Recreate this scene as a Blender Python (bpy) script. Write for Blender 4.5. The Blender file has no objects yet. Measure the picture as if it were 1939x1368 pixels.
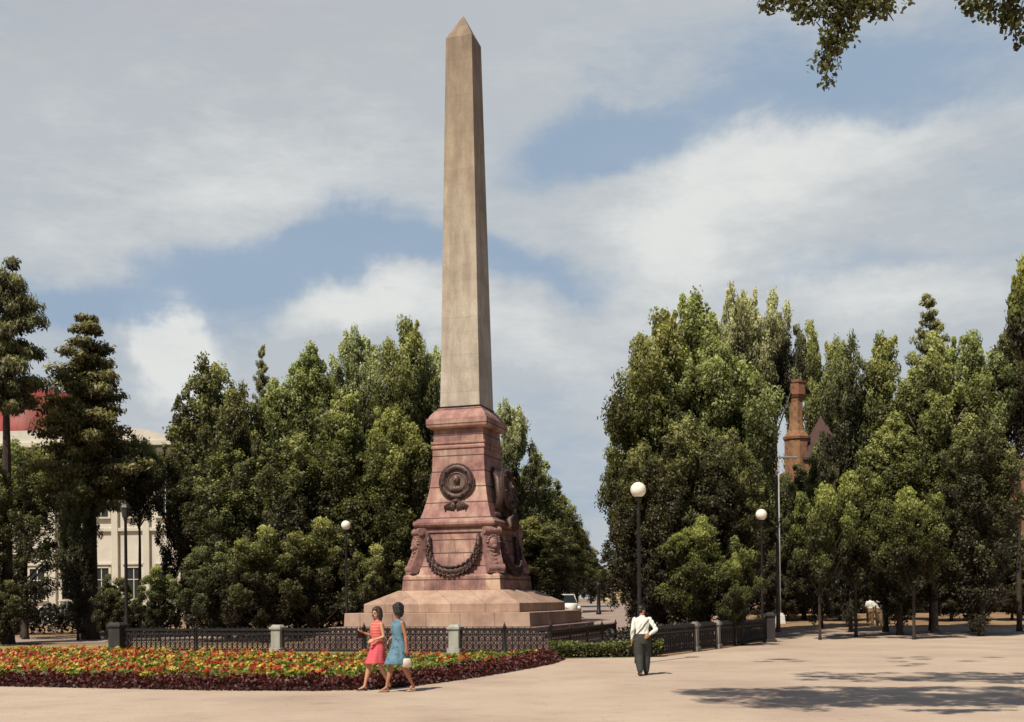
import bpy, math, random
import numpy as np
from mathutils import Vector, Matrix, Euler

random.seed(7); rng = np.random.default_rng(7)
S = bpy.context.scene
COL = S.collection
R = math.radians
PI = math.pi
EL = R(54); F = 2100.0; EYE = 1.8; ROLL = R(0.55)
CX, CY = 970.0, 1135.0

# ------------------------------------------------------------------ terrain and survey helpers
def sstep(a, b, x):
    t = min(1, max(0, (x-a)/(b-a))); return t*t*(3-2*t)
def hz(x, y):
    return 1.2*sstep(48, 125, y)
def ray(px, py):
    dx, dy = px-CX, CY-py
    c, s = math.cos(ROLL), math.sin(ROLL)
    return ((dx*c+dy*s)/F, (-dx*s+dy*c)/F)
def onground(px, py):
    u, v = ray(px, py); y = -EYE/v
    return (u*y, y)
def at(px, py, y):
    u, v = ray(px, py); return Vector((u*y, y, EYE+v*y))

# ------------------------------------------------------------------ mesh builder
class MB:
    def __init__(s): s.v = []; s.f = []
    def add(s, vs, fs, M=None):
        o = len(s.v)
        for p in vs:
            p = Vector(p)
            if M is not None: p = M @ p
            s.v.append(tuple(p))
        for f in fs: s.f.append(tuple(i+o for i in f))
    def box(s, c, d, M=None, taper=1.0):
        x, y, z = c; a, b, h = d[0]/2, d[1]/2, d[2]/2
        vs = []
        for k, t in ((-1, 1), (1, taper)):
            for sx, sy in ((-1,-1),(1,-1),(1,1),(-1,1)):
                vs.append((x+sx*a*t, y+sy*b*t, z+k*h))
        s.add(vs, [(3,2,1,0),(4,5,6,7),(0,1,5,4),(1,2,6,5),(2,3,7,6),(3,0,4,7)], M)
    def frustum(s, rings, M=None, cap=True):      # square sections: (z, half-width)
        vs = []; fs = []
        for z, w in rings:
            for sx, sy in ((-1,-1),(1,-1),(1,1),(-1,1)): vs.append((sx*w, sy*w, z))
        n = len(rings)
        for i in range(n-1):
            for k in range(4):
                a = i*4+k; b = i*4+(k+1)%4
                fs.append((a, b, b+4, a+4))
        if cap: fs.append((3,2,1,0)); fs.append(tuple(range(n*4-4, n*4)))
        s.add(vs, fs, M)
    def tube(s, pts, rad, n=8, cap=True, M=None, flat=None, caps=False):
        pts = [Vector(p) for p in pts]; N = len(pts)
        if not hasattr(rad, '__len__'): rad = [rad]*N
        rad = list(rad)
        if caps:
            d0 = (pts[0]-pts[1]).normalized(); d1 = (pts[-1]-pts[-2]).normalized()
            r0, r1 = rad[0], rad[-1]
            pts = [pts[0]+d0*r0*.95, pts[0]+d0*r0*.7]+pts+[pts[-1]+d1*r1*.7, pts[-1]+d1*r1*.95]
            rad = [r0*.25, r0*.7]+rad+[r1*.7, r1*.25]; N = len(pts)
        vs = []; fs = []
        up = Vector((0,0,1))
        prev = None
        for i, p in enumerate(pts):
            t = (pts[min(i+1,N-1)]-pts[max(i-1,0)])
            if t.length < 1e-9: t = Vector((0,0,1))
            t.normalize()
            if prev is None:
                a = t.cross(up)
                if a.length < .1: a = t.cross(Vector((1,0,0)))
            else:
                a = prev - t*prev.dot(t)
            a.normalize(); prev = a
            b = t.cross(a)
            for k in range(n):
                q = 2*PI*k/n
                fb = 1 if flat is None else flat
                vs.append(p + a*math.cos(q)*rad[i] + b*math.sin(q)*rad[i]*fb)
        for i in range(N-1):
            for k in range(n):
                a0 = i*n+k; a1 = i*n+(k+1)%n
                fs.append((a0, a1, a1+n, a0+n))
        if cap:
            fs.append(tuple(range(n-1,-1,-1))); fs.append(tuple(range((N-1)*n, N*n)))
        s.add(vs, fs, M)
    def loft(s, rings, n=20, M=None, cap=True, fold=None):   # rings: (cx,cy,z,a,b)
        vs = []; fs = []
        for i, (cx, cy, z, a, b) in enumerate(rings):
            for k in range(n):
                q = 2*PI*k/n; m = 1
                if fold: m = 1+fold(i, q)
                vs.append((cx+a*m*math.cos(q), cy+b*m*math.sin(q), z))
        for i in range(len(rings)-1):
            for k in range(n):
                a0 = i*n+k; a1 = i*n+(k+1)%n
                fs.append((a0, a1, a1+n, a0+n))
        if cap:
            fs.append(tuple(range(n-1,-1,-1))); fs.append(tuple(range((len(rings)-1)*n, len(rings)*n)))
        s.add(vs, fs, M)
    def ball(s, c, r, n=14, m=9, M=None):
        if not hasattr(r, '__len__'): r = (r,r,r)
        rings = []
        for j in range(1, m):
            t = PI*j/m
            rings.append((c[0], c[1], c[2]-r[2]*math.cos(t), r[0]*math.sin(t), r[1]*math.sin(t)))
        s.loft(rings, n, M)
        # poles are closed by nearly-flat caps
    def lathe(s, prof, n=16, M=None):
        s.loft([(0,0,z,max(r,1e-3),max(r,1e-3)) for r, z in prof], n, M)
    def prism(s, poly, y0, y1, M=None):             # poly in x-z, extruded along y
        n = len(poly)
        vs = [(p[0], y0, p[1]) for p in poly]+[(p[0], y1, p[1]) for p in poly]
        fs = [tuple(range(n)), tuple(range(2*n-1, n-1, -1))]
        for i in range(n):
            j = (i+1) % n; fs.append((i, i+n, j+n, j))
        s.add(vs, fs, M)
    def build(s, name, mat, parent=None, smooth=False, loc=None, bevel=0):
        me = bpy.data.meshes.new(name); me.from_pydata(s.v, [], s.f); me.update()
        me.materials.append(mat)
        if smooth: me.polygons.foreach_set('use_smooth', [True]*len(me.polygons))
        o = bpy.data.objects.new(name, me); COL.objects.link(o)
        if parent: o.parent = parent
        if loc: o.location = loc
        if bevel:
            b = o.modifiers.new('bevel', 'BEVEL'); b.width = bevel; b.segments = 2; b.limit_method = 'ANGLE'
        return o
    def remesh(s, name, mat, parent, voxel=.012, smooth=2, disp=None):
        me = bpy.data.meshes.new('tmp'); me.from_pydata(s.v, [], s.f); me.update()
        o = bpy.data.objects.new('tmp', me); COL.objects.link(o)
        r = o.modifiers.new('r', 'REMESH'); r.mode = 'VOXEL'; r.voxel_size = voxel
        if smooth:
            q = o.modifiers.new('s', 'SMOOTH'); q.iterations = smooth; q.factor = .5
        dg = bpy.context.evaluated_depsgraph_get(); dg.update()
        m2 = bpy.data.meshes.new_from_object(o.evaluated_get(dg))
        m2.name = name; m2.materials.clear(); m2.materials.append(mat)
        if disp is not None:
            for v in m2.vertices: v.co = disp(v.co, v.normal)
        m2.polygons.foreach_set('use_smooth', [True]*len(m2.polygons))
        bpy.data.objects.remove(o); bpy.data.meshes.remove(me)
        ob = bpy.data.objects.new(name, m2); COL.objects.link(ob)
        if parent: ob.parent = parent
        return ob

def tag(o, label=None, cat=None, group=None, kind=None):
    if label: o['label'] = label
    if cat: o['category'] = cat
    if group: o['group'] = group
    if kind: o['kind'] = kind
    return o
def empty(name, loc=(0,0,0), rz=0, label=None, cat=None, group=None):
    o = bpy.data.objects.new(name, None); COL.objects.link(o)
    o.location = loc; o.rotation_euler = (0,0,rz); o.empty_display_size = .3
    return tag(o, label, cat, group)
def copy_tree(o, parent=None):
    c = o.copy(); COL.objects.link(c)
    if parent: c.parent = parent
    for ch in list(o.children): copy_tree(ch, c)
    return c

# ------------------------------------------------------------------ materials
class NT:
    def __init__(s, name):
        s.m = bpy.data.materials.new(name); s.m.use_nodes = True
        s.t = s.m.node_tree; s.n = s.t.nodes; s.l = s.t.links
        s.b = s.n['Principled BSDF']; s.out = s.n['Material Output']
    def node(s, ty, **kw):
        x = s.n.new(ty)
        for k, v in kw.items(): setattr(x, k, v)
        return x
    def link(s, a, b): s.l.new(a, b)
    def noise(s, scale, detail=4, coord='Object', rough=.6, vec=None):
        tc = s.node('ShaderNodeTexCoord'); nz = s.node('ShaderNodeTexNoise')
        nz.inputs['Scale'].default_value = scale; nz.inputs['Detail'].default_value = detail
        nz.inputs['Roughness'].default_value = rough
        s.link(vec or tc.outputs[coord], nz.inputs['Vector']); return nz.outputs['Fac']
    def ramp(s, fac, stops):
        r = s.node('ShaderNodeValToRGB'); e = r.color_ramp.elements
        while len(e) < len(stops): e.new(.5)
        for el, (p, c) in zip(e, stops): el.position = p; el.color = (*c, 1)
        s.link(fac, r.inputs[0]); return r.outputs[0]
    def mix(s, fac, a, b, mode='MIX'):
        x = s.node('ShaderNodeMix', data_type='RGBA', blend_type=mode)
        for sock, v in ((x.inputs[0], fac), (x.inputs[6], a), (x.inputs[7], b)):
            if hasattr(v, 'is_linked') or hasattr(v, 'links'): s.link(v, sock)
            elif isinstance(v, (int, float)): sock.default_value = v
            else: sock.default_value = (*v, 1)
        return x.outputs[2]
    def bump(s, h, strength=.3, dist=.02):
        b = s.node('ShaderNodeBump'); b.inputs['Strength'].default_value = strength
        b.inputs['Distance'].default_value = dist
        s.link(h, b.inputs['Height']); s.link(b.outputs[0], s.b.inputs['Normal'])
    def math(s, op, a, b=None, c=None):
        x = s.node('ShaderNodeMath', operation=op)
        for i, v in enumerate((a, b, c)):
            if v is None: continue
            if isinstance(v, (int, float)): x.inputs[i].default_value = v
            else: s.link(v, x.inputs[i])
        return x.outputs[0]

def simple(name, col, rough=.6, metal=0, var=.2, scale=6, coord='Object', bump=0):
    t = NT(name)
    c2 = tuple(max(0, c*(1-var)) for c in col); c3 = tuple(min(1, c*(1+var)) for c in col)
    t.link(t.ramp(t.noise(scale, 5, coord), [(.3, c2), (.7, c3)]), t.b.inputs['Base Color'])
    t.b.inputs['Roughness'].default_value = rough; t.b.inputs['Metallic'].default_value = metal
    if bump: t.bump(t.noise(scale*6, 3, coord), bump)
    return t.m

def stone(name, stops, joints=None, zgrad=None, stain=.35, grain=60, jstr=.9, tone=.42):
    """granite: mottled crystals, course joints on z (and optional vertical joints), run-down stains"""
    t = NT(name)
    big = t.noise(.9, 6, rough=.65)
    col = t.ramp(big, stops)
    gr = t.noise(grain, 2)
    col = t.mix(.5, col, t.ramp(gr, [(.3, (.55,.5,.5)), (.52, (.95,.95,.95)), (.75, (1.25,1.2,1.15))]), 'MULTIPLY')
    tc = t.node('ShaderNodeTexCoord'); mp = t.node('ShaderNodeMapping'); mp.inputs['Scale'].default_value = (2.2, 2.2, .35)
    t.link(tc.outputs['Object'], mp.inputs[0])
    st = t.noise(1.5, 5, vec=mp.outputs[0])
    col = t.mix(stain, col, t.ramp(st, [(.38, (.45,.38,.38)), (.6, (1,1,1))]), 'MULTIPLY')
    if joints:
        sx = t.node('ShaderNodeSeparateXYZ'); t.link(tc.outputs['Object'], sx.inputs[0])
        zz, ph, vx = joints
        def line(sock, period, phase, w):
            f = t.math('FRACT', t.math('DIVIDE', t.math('ADD', sock, phase), period))
            d = t.math('ABSOLUTE', t.math('SUBTRACT', f, .5))
            return t.math('GREATER_THAN', d, .5-w/period)
        # per-course tone so single blocks differ
        row = t.math('FLOOR', t.math('DIVIDE', t.math('ADD', sx.outputs[2], ph), zz))
        cb = t.node('ShaderNodeCombineXYZ')
        if vx:
            off = t.math('MULTIPLY', t.math('MODULO', row, 2.0), vx*.5)
            xx = t.math('ADD', t.math('ADD', sx.outputs[0], sx.outputs[1]), off)
            t.link(t.math('FLOOR', t.math('DIVIDE', xx, vx)), cb.inputs[0])
        t.link(row, cb.inputs[2])
        wn = t.node('ShaderNodeTexWhiteNoise'); t.link(cb.outputs[0], wn.inputs[0])
        col = t.mix(tone, col, t.ramp(wn.outputs[0], [(0, (.62,.55,.55)), (.5, (1,.93,.9)), (1, (1.25,1.2,1.05))]), 'MULTIPLY')
        jl = line(sx.outputs[2], zz, ph, .022)
        if vx:
            jl = t.math('MAXIMUM', jl, t.math('MULTIPLY', line(xx, vx, 0, .010), .75))
        col = t.mix(t.math('MULTIPLY', jl, jstr), col, (.04,.02,.025))
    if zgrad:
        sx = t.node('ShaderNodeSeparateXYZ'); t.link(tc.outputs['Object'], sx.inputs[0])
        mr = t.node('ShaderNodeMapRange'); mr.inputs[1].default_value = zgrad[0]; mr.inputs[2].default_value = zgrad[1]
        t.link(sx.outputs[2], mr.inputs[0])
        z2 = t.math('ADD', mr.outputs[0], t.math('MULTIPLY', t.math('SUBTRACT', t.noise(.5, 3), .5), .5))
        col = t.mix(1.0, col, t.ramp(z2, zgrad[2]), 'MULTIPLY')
    t.link(col, t.b.inputs['Base Color']); t.b.inputs['Roughness'].default_value = .75
    t.bump(gr, .25, .01)
    return t.m

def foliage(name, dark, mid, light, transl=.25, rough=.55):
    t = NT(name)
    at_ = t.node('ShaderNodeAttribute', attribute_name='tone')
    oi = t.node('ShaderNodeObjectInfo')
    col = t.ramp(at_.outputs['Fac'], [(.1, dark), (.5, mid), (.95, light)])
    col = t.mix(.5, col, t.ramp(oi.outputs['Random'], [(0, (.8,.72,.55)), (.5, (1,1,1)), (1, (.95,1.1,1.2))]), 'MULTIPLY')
    t.link(col, t.b.inputs['Base Color']); t.b.inputs['Roughness'].default_value = rough
    tr = t.node('ShaderNodeBsdfTranslucent')
    t.link(t.mix(1.0, col, (1.2, 1.3, .5), 'MULTIPLY'), tr.inputs[0])
    mx = t.node('ShaderNodeMixShader'); mx.inputs[0].default_value = transl
    t.link(t.b.outputs[0], mx.inputs[1]); t.link(tr.outputs[0], mx.inputs[2]); t.link(mx.outputs[0], t.out.inputs[0])
    return t.m

M = {}
pk = [(.34, (.23,.115,.105)), (.46, (.42,.225,.20)), (.56, (.51,.33,.27)), (.68, (.66,.52,.40))]
M['granite'] = stone('pink_granite', pk, joints=(.62, -.04, 0), stain=.5)
M['granite_block'] = stone('pink_granite_blocks', [(.34, (.20,.105,.10)), (.5, (.38,.215,.185)), (.64, (.56,.40,.30))], joints=(.52, .02, .62), stain=.5)
M['plate'] = stone('platform_granite', [(.3, (.34,.22,.17)), (.5, (.47,.33,.25)), (.7, (.56,.43,.33))], joints=(4, .9, 1.35), stain=.3)
M['step'] = stone('step_granite', [(.3, (.14,.09,.08)), (.5, (.26,.17,.15)), (.7, (.34,.25,.21))], joints=None, stain=.5)
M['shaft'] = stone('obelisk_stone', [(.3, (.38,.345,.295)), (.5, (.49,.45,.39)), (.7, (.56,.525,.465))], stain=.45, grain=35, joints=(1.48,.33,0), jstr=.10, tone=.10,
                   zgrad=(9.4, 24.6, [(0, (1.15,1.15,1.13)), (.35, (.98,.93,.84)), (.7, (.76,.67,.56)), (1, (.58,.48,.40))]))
M['post'] = stone('pale_post_stone', [(.3, (.34,.34,.31)), (.5, (.44,.45,.41)), (.7, (.52,.52,.47))], stain=.5)
M['post2'] = stone('grey_post_stone', [(.3, (.19,.185,.17)), (.5, (.27,.265,.24)), (.7, (.34,.33,.3))], stain=.6)
M['darkstone'] = stone('dark_post_stone', [(.3, (.025,.02,.022)), (.7, (.05,.043,.043))], stain=.5)  # near-black stone of the dark fence post and gate pier
M['bronze'] = simple('bronze', (.085,.050,.045), .5, .35, .5, 9, bump=.4)
M['bronze_light'] = simple('bronze_relief', (.16,.105,.085), .5, .3, .4, 8, bump=.4)
M['console'] = simple('console_stone', (.27,.145,.13), .7, 0, .4, 5, bump=.3)
M['iron'] = simple('cast_iron', (.022,.018,.02), .5, .3, .3, 8)
M['steel'] = simple('painted_mast', (.30,.30,.30), .5, 0, .2, 3)
M['skin'] = simple('skin', (.52,.27,.16), .5, 0, .08, 12)
M['skin2'] = simple('skin_tanned', (.40,.18,.10), .5, 0, .08, 12)
M['hair'] = simple('dark_hair', (.012,.009,.010), .45, 0, .3, 60, bump=.3)
M['hair_brown'] = simple('brown_hair', (.05,.028,.022), .45, 0, .3, 60, bump=.3)
M['shoe'] = simple('dark_shoe', (.02,.016,.02), .35)
M['sandal'] = simple('light_shoe', (.40,.27,.2), .45)
M['white_cloth'] = simple('white_shirt', (.74,.74,.68), .8, 0, .06, 9, bump=.15)
M['grey_cloth'] = simple('dark_trousers', (.035,.038,.035), .85, 0, .25, 9, bump=.2)
M['black'] = simple('black_leather', (.012,.010,.014), .4)
M['white_leather'] = simple('white_leather', (.72,.62,.5), .4, 0, .05)
M['eye'] = simple('eye_dark', (.02,.015,.015), .3)
M['lip'] = simple('lip', (.35,.06,.05), .5)
M['glass'] = simple('dark_window_glass', (.02,.025,.03), .12, 0, .3, 2)
M['tyre'] = simple('tyre_rubber', (.02,.02,.02), .8)
M['bark'] = simple('bark', (.045,.032,.025), .9, 0, .5, 4, bump=.6)
M['bark_pale'] = simple('pale_bark', (.16,.13,.11), .9, 0, .6, 3, bump=.5)
M['soil'] = simple('bed_soil', (.05,.03,.025), .95, 0, .3, 4)

def dress_mat(name, base, dark, stripes):
    t = NT(name)
    tc = t.node('ShaderNodeTexCoord'); sx = t.node('ShaderNodeSeparateXYZ'); t.link(tc.outputs['Object'], sx.inputs[0])
    if stripes:
        w = t.math('SINE', t.math('MULTIPLY', sx.outputs[2], 105.0))
        up = t.math('GREATER_THAN', sx.outputs[2], .95)
        f = t.math('MULTIPLY', t.math('MULTIPLY', t.math('ADD', w, 1), .5), t.math('ADD', t.math('MULTIPLY', up, .6), .12))
        col = t.mix(f, base, dark)
    else:
        col = t.ramp(t.noise(11, 3), [(.42, base), (.58, tuple(c*.8 for c in base)), (.66, dark)])
    t.link(col, t.b.inputs['Base Color']); t.b.inputs['Roughness'].default_value = .8
    return t.m
M['dress_pink'] = dress_mat('pink_striped_dress', (.60,.075,.11), (.75,.30,.15), True)
M['dress_blue'] = dress_mat('blue_patterned_dress', (.12,.24,.32), (.05,.09,.16), False)

def ground_mat(name, stops, sc=.35, fine=40, specks=True, bump=.25):
    t = NT(name)
    col = t.ramp(t.noise(sc, 8, rough=.62), stops)
    col = t.mix(.55, col, t.ramp(t.noise(fine, 3), [(.3, (.7,.66,.66)), (.5, (1,1,1)), (.7, (1.18,1.16,1.12))]), 'MULTIPLY')
    if specks:
        tc = t.node('ShaderNodeTexCoord'); mp = t.node('ShaderNodeMapping'); mp.inputs['Scale'].default_value = (.5, 1.3, 1)
        t.link(tc.outputs['Object'], mp.inputs[0])
        col = t.mix(.55, col, t.ramp(t.noise(2.2, 8, rough=.75, vec=mp.outputs[0]), [(.33, (.62,.56,.56)), (.44, (1,1,1)), (.7, (1.06,1.05,1.02))]), 'MULTIPLY')
        vo = t.node('ShaderNodeTexVoronoi'); vo.inputs['Scale'].default_value = 1.4
        t.link(tc.outputs['Object'], vo.inputs['Vector'])
        col = t.mix(.6, col, t.ramp(vo.outputs['Distance'], [(.03, (.35,.28,.28)), (.06, (1,1,1))]), 'MULTIPLY')
    if specks:
        col = t.mix(.5, col, t.ramp(t.noise(.16, 4, rough=.5), [(.36, (.84,.80,.84)), (.5, (1,1,1)), (.66, (1.06,1.07,1.08))]), 'MULTIPLY')
        wv = t.node('ShaderNodeTexNoise'); wv.inputs['Scale'].default_value = 1.1; t.link(tc.outputs['Object'], wv.inputs['Vector'])
        ad = t.node('ShaderNodeVectorMath', operation='ADD'); t.link(tc.outputs['Object'], ad.inputs[0]); t.link(wv.outputs['Color'], ad.inputs[1])
        ve = t.node('ShaderNodeTexVoronoi', feature='DISTANCE_TO_EDGE'); ve.inputs['Scale'].default_value = .28; t.link(ad.outputs[0], ve.inputs['Vector'])
        crk = t.math('MULTIPLY', t.math('LESS_THAN', ve.outputs['Distance'], .004), t.math('GREATER_THAN', t.noise(.4, 2), .52))
        col = t.mix(t.math('MULTIPLY', crk, .16), col, (.10,.07,.06))
    t.link(col, t.b.inputs['Base Color']); t.b.inputs['Roughness'].default_value = .92
    t.bump(t.noise(fine*.7, 5), bump, .02)
    return t.m
M['plaza'] = ground_mat('sandy_asphalt', [(.3, (.39,.30,.235)), (.5, (.47,.37,.29)), (.7, (.52,.43,.33))])
M['dirt'] = ground_mat('dry_grass_dirt', [(.3, (.20,.12,.06)), (.5, (.29,.18,.10)), (.7, (.30,.24,.12))], sc=.25, fine=25)
M['lawn'] = ground_mat('sunlit_lawn', [(.3, (.19,.17,.05)), (.5, (.27,.24,.08)), (.7, (.34,.28,.12))], sc=.8, fine=25, specks=False, bump=.5)
M['road'] = ground_mat('street_asphalt', [(.3, (.27,.20,.18)), (.5, (.33,.255,.22)), (.7, (.38,.30,.25))])
M['kerb'] = stone('kerb_stone', [(.3, (.25,.2,.17)), (.7, (.38,.31,.26))])

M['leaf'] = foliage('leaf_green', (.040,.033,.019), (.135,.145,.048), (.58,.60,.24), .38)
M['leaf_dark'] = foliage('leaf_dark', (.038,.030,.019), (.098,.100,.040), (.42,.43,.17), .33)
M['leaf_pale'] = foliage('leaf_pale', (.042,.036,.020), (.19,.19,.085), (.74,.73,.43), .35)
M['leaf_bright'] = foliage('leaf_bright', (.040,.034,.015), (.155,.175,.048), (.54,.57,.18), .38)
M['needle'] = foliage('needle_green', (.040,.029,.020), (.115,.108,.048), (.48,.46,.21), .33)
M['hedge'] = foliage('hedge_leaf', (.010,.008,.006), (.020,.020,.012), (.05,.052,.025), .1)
M['maroon'] = foliage('maroon_leaf', (.035,.010,.009), (.15,.024,.020), (.34,.06,.04), .28)
M['bedgreen'] = foliage('flowerbed_leaf', (.035,.05,.01), (.14,.18,.028), (.34,.36,.06), .3)
M['petal_red'] = foliage('petal_red', (.25,.015,.010), (.44,.045,.018), (.58,.13,.035), .3)
M['petal_yellow'] = foliage('petal_yellow', (.42,.22,.03), (.60,.42,.06), (.72,.60,.16), .3)

# ------------------------------------------------------------------ foliage geometry
def leaf_mesh(name, P, size, mat, tone, nrm=None, aspect=.6, droop=0):
    """P (n,3) leaf centres, size (n,), tone (n,): one diamond-shaped leaf each"""
    n = len(P)
    a = rng.normal(size=(n,3))
    if nrm is None: nrm = rng.normal(size=(n,3))
    nrm = nrm/np.linalg.norm(nrm, axis=1, keepdims=True)
    if droop: a[:,2] -= droop
    u = a - nrm*(a*nrm).sum(1, keepdims=True); u /= np.linalg.norm(u, axis=1, keepdims=True)+1e-9
    v = np.cross(nrm, u)
    s = size[:,None]
    V = np.empty((n,4,3))
    V[:,0] = P-u*s*.5; V[:,1] = P+v*s*.5*aspect-u*s*.08+nrm*s*.06; V[:,2] = P+u*s*.5; V[:,3] = P-v*s*.5*aspect-u*s*.08+nrm*s*.06
    me = bpy.data.meshes.new(name)
    me.vertices.add(n*4); me.vertices.foreach_set('co', V.astype(np.float32).ravel())
    me.loops.add(n*4); me.loops.foreach_set('vertex_index', np.arange(n*4, dtype=np.int32))
    me.polygons.add(n); me.polygons.foreach_set('loop_start', np.arange(0, n*4, 4, dtype=np.int32))
    me.polygons.foreach_set('loop_total', np.full(n, 4, dtype=np.int32))
    me.update(calc_edges=True)
    at_ = me.attributes.new('tone', 'FLOAT', 'FACE'); at_.data.foreach_set('value', tone.astype(np.float32))
    me.materials.append(mat)
    return me

def clumps(C, rad, per, size, up=.5):
    """clusters of leaves round centres C with radius rad; returns P,size,tone,nrm"""
    C = np.asarray(C); k = len(C)
    rad = np.broadcast_to(rad, (k,))
    idx = np.repeat(np.arange(k), per); n = len(idx)
    d = rng.normal(size=(n,3)); d /= np.linalg.norm(d, axis=1, keepdims=True)
    r = rad[idx]*rng.random(n)**.45
    P = C[idx]+d*r[:,None]*np.array([1,1,.75])
    tc = rng.random(k)
    tone = np.clip(.25*tc[idx]+.30*rng.random(n)+.38*(r/rad[idx])*(.35+.65*(d[:,2]*.5+.5)), 0, 1)  # outer and upper leaves coloured lighter to suggest sunlight
    nrm = d*.8+rng.normal(size=(n,3))*.7; nrm[:,2] += up
    return P, size*(.65+.7*rng.random(n)), tone, nrm

def broadleaf(name, H, z0, Rm, mat, bark, nlobe=20, per=125, leaf=.16, lean=0, peak=.55, seed=0, spiky=0, lobe=1.15, dens=13, form=.6, vs=1.45):
    """crown built from leafy lobes set round the limbs, so it has bulges, hollows and gaps; trunk base at origin"""
    g = np.random.default_rng(seed)
    def env(t):
        a = t/peak if t < peak else (1-t)/(1-peak)
        return Rm*max(.0, 1-(1-a)**2)**form
    L = []
    for i in range(nlobe):
        t = (i+.5+.7*(g.random()-.5))/nlobe; t = t**.9
        q = i*2.4+g.random()*1.1
        rl = lobe*(.62+.6*g.random())*(1.0 if t < .8 else .72)
        rr = max(0, env(t)*(.62+.5*g.random())-rl*.45)
        L.append((rr*math.cos(q)+lean*t, rr*math.sin(q), z0+(H-z0)*t*.95, rl))
    for i in range(int(nlobe*.45)):      # inner fill
        t = .1+.75*g.random(); q = g.random()*6.28; rr = env(t)*.35*g.random()
        L.append((rr*math.cos(q)+lean*t, rr*math.sin(q), z0+(H-z0)*t, lobe))
    C = []; rad = []; tn = []
    for x, y, z, rl in L:
        k = int(dens*(rl/lobe)**1.6)+3; lt = g.random()
        for _ in range(k):
            d = g.normal(size=3); d /= np.linalg.norm(d)
            f = g.random()**.33
            zz_ = d[2]*vs*f; tp = 1-.42*max(0, zz_/vs)           # flame-like lobes: narrower towards their tips
            C.append((x+d[0]*rl*f*tp*.86, y+d[1]*rl*f*tp*.86, z+zz_*rl)); rad.append((.24+.36*g.random())*(1-.35*max(0, zz_/vs)))
            tn.append(.5*lt+.5*(d[2]*.5+.5)*f)
    for _ in range(spiky):
        q = g.random()*2*PI; r = Rm*.55*g.random(); zt = H*(.88+.12*g.random())
        for j in range(7):
            w = .10+.05*j
            C.append((r*math.cos(q)+lean+g.normal()*w, r*math.sin(q)+g.normal()*w, zt-j*.27)); rad.append(.17+.035*j); tn.append(.8)
    C = np.array(C); rad = np.array(rad); tn = np.array(tn)
    k = len(C); idx = np.repeat(np.arange(k), per); n = len(idx)
    d = rng.normal(size=(n,3)); d /= np.linalg.norm(d, axis=1, keepdims=True)
    r = rad[idx]*rng.random(n)**.42*(1+.5*rng.random(n)*(rng.random(n) < .25))
    P = C[idx]+d*r[:,None]*np.array([.95,.95,1.0 if vs > 1 else .75])
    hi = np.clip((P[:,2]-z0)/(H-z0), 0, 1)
    tone = np.clip(.52*tn[idx]+.22*rng.random(n)+.22*(d[:,2]*.5+.5)+.52*hi-.36, 0, 1)  # sunlight and shade put into leaf colour: light lobe tops, dark lower crown
    nrm = d*.8+rng.normal(size=(n,3))*.7; nrm[:,2] += .45
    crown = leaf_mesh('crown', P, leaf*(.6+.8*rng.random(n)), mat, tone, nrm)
    m = MB(); tr = .015*H
    m.tube([(0,0,-.1),(0,0,.3),(.05,0,H*.25),(lean*.3,.05,H*.5),(lean*.6,0,H*.72),(lean*.9,0,H*.9)], [tr*1.5,tr*1.05,tr*.9,tr*.65,tr*.4,tr*.12], 9)
    for x, y, z, rl in L[:nlobe]:
        zb = max(z0*.7, z-1.2-.35*math.hypot(x,y)*1.5)
        b = Vector((lean*zb/H*.8, 0, zb)); e = Vector((x, y, z)); mid = (b+e)/2+Vector((0,0,-.15))
        m.tube([b, mid, e], [tr*.36, tr*.22, tr*.05], 5)
    me = bpy.data.meshes.new('trunk'); me.from_pydata(m.v, [], m.f); me.materials.append(bark)
    me.polygons.foreach_set('use_smooth', [True]*len(me.polygons))
    return (crown, me, H, Rm)

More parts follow.
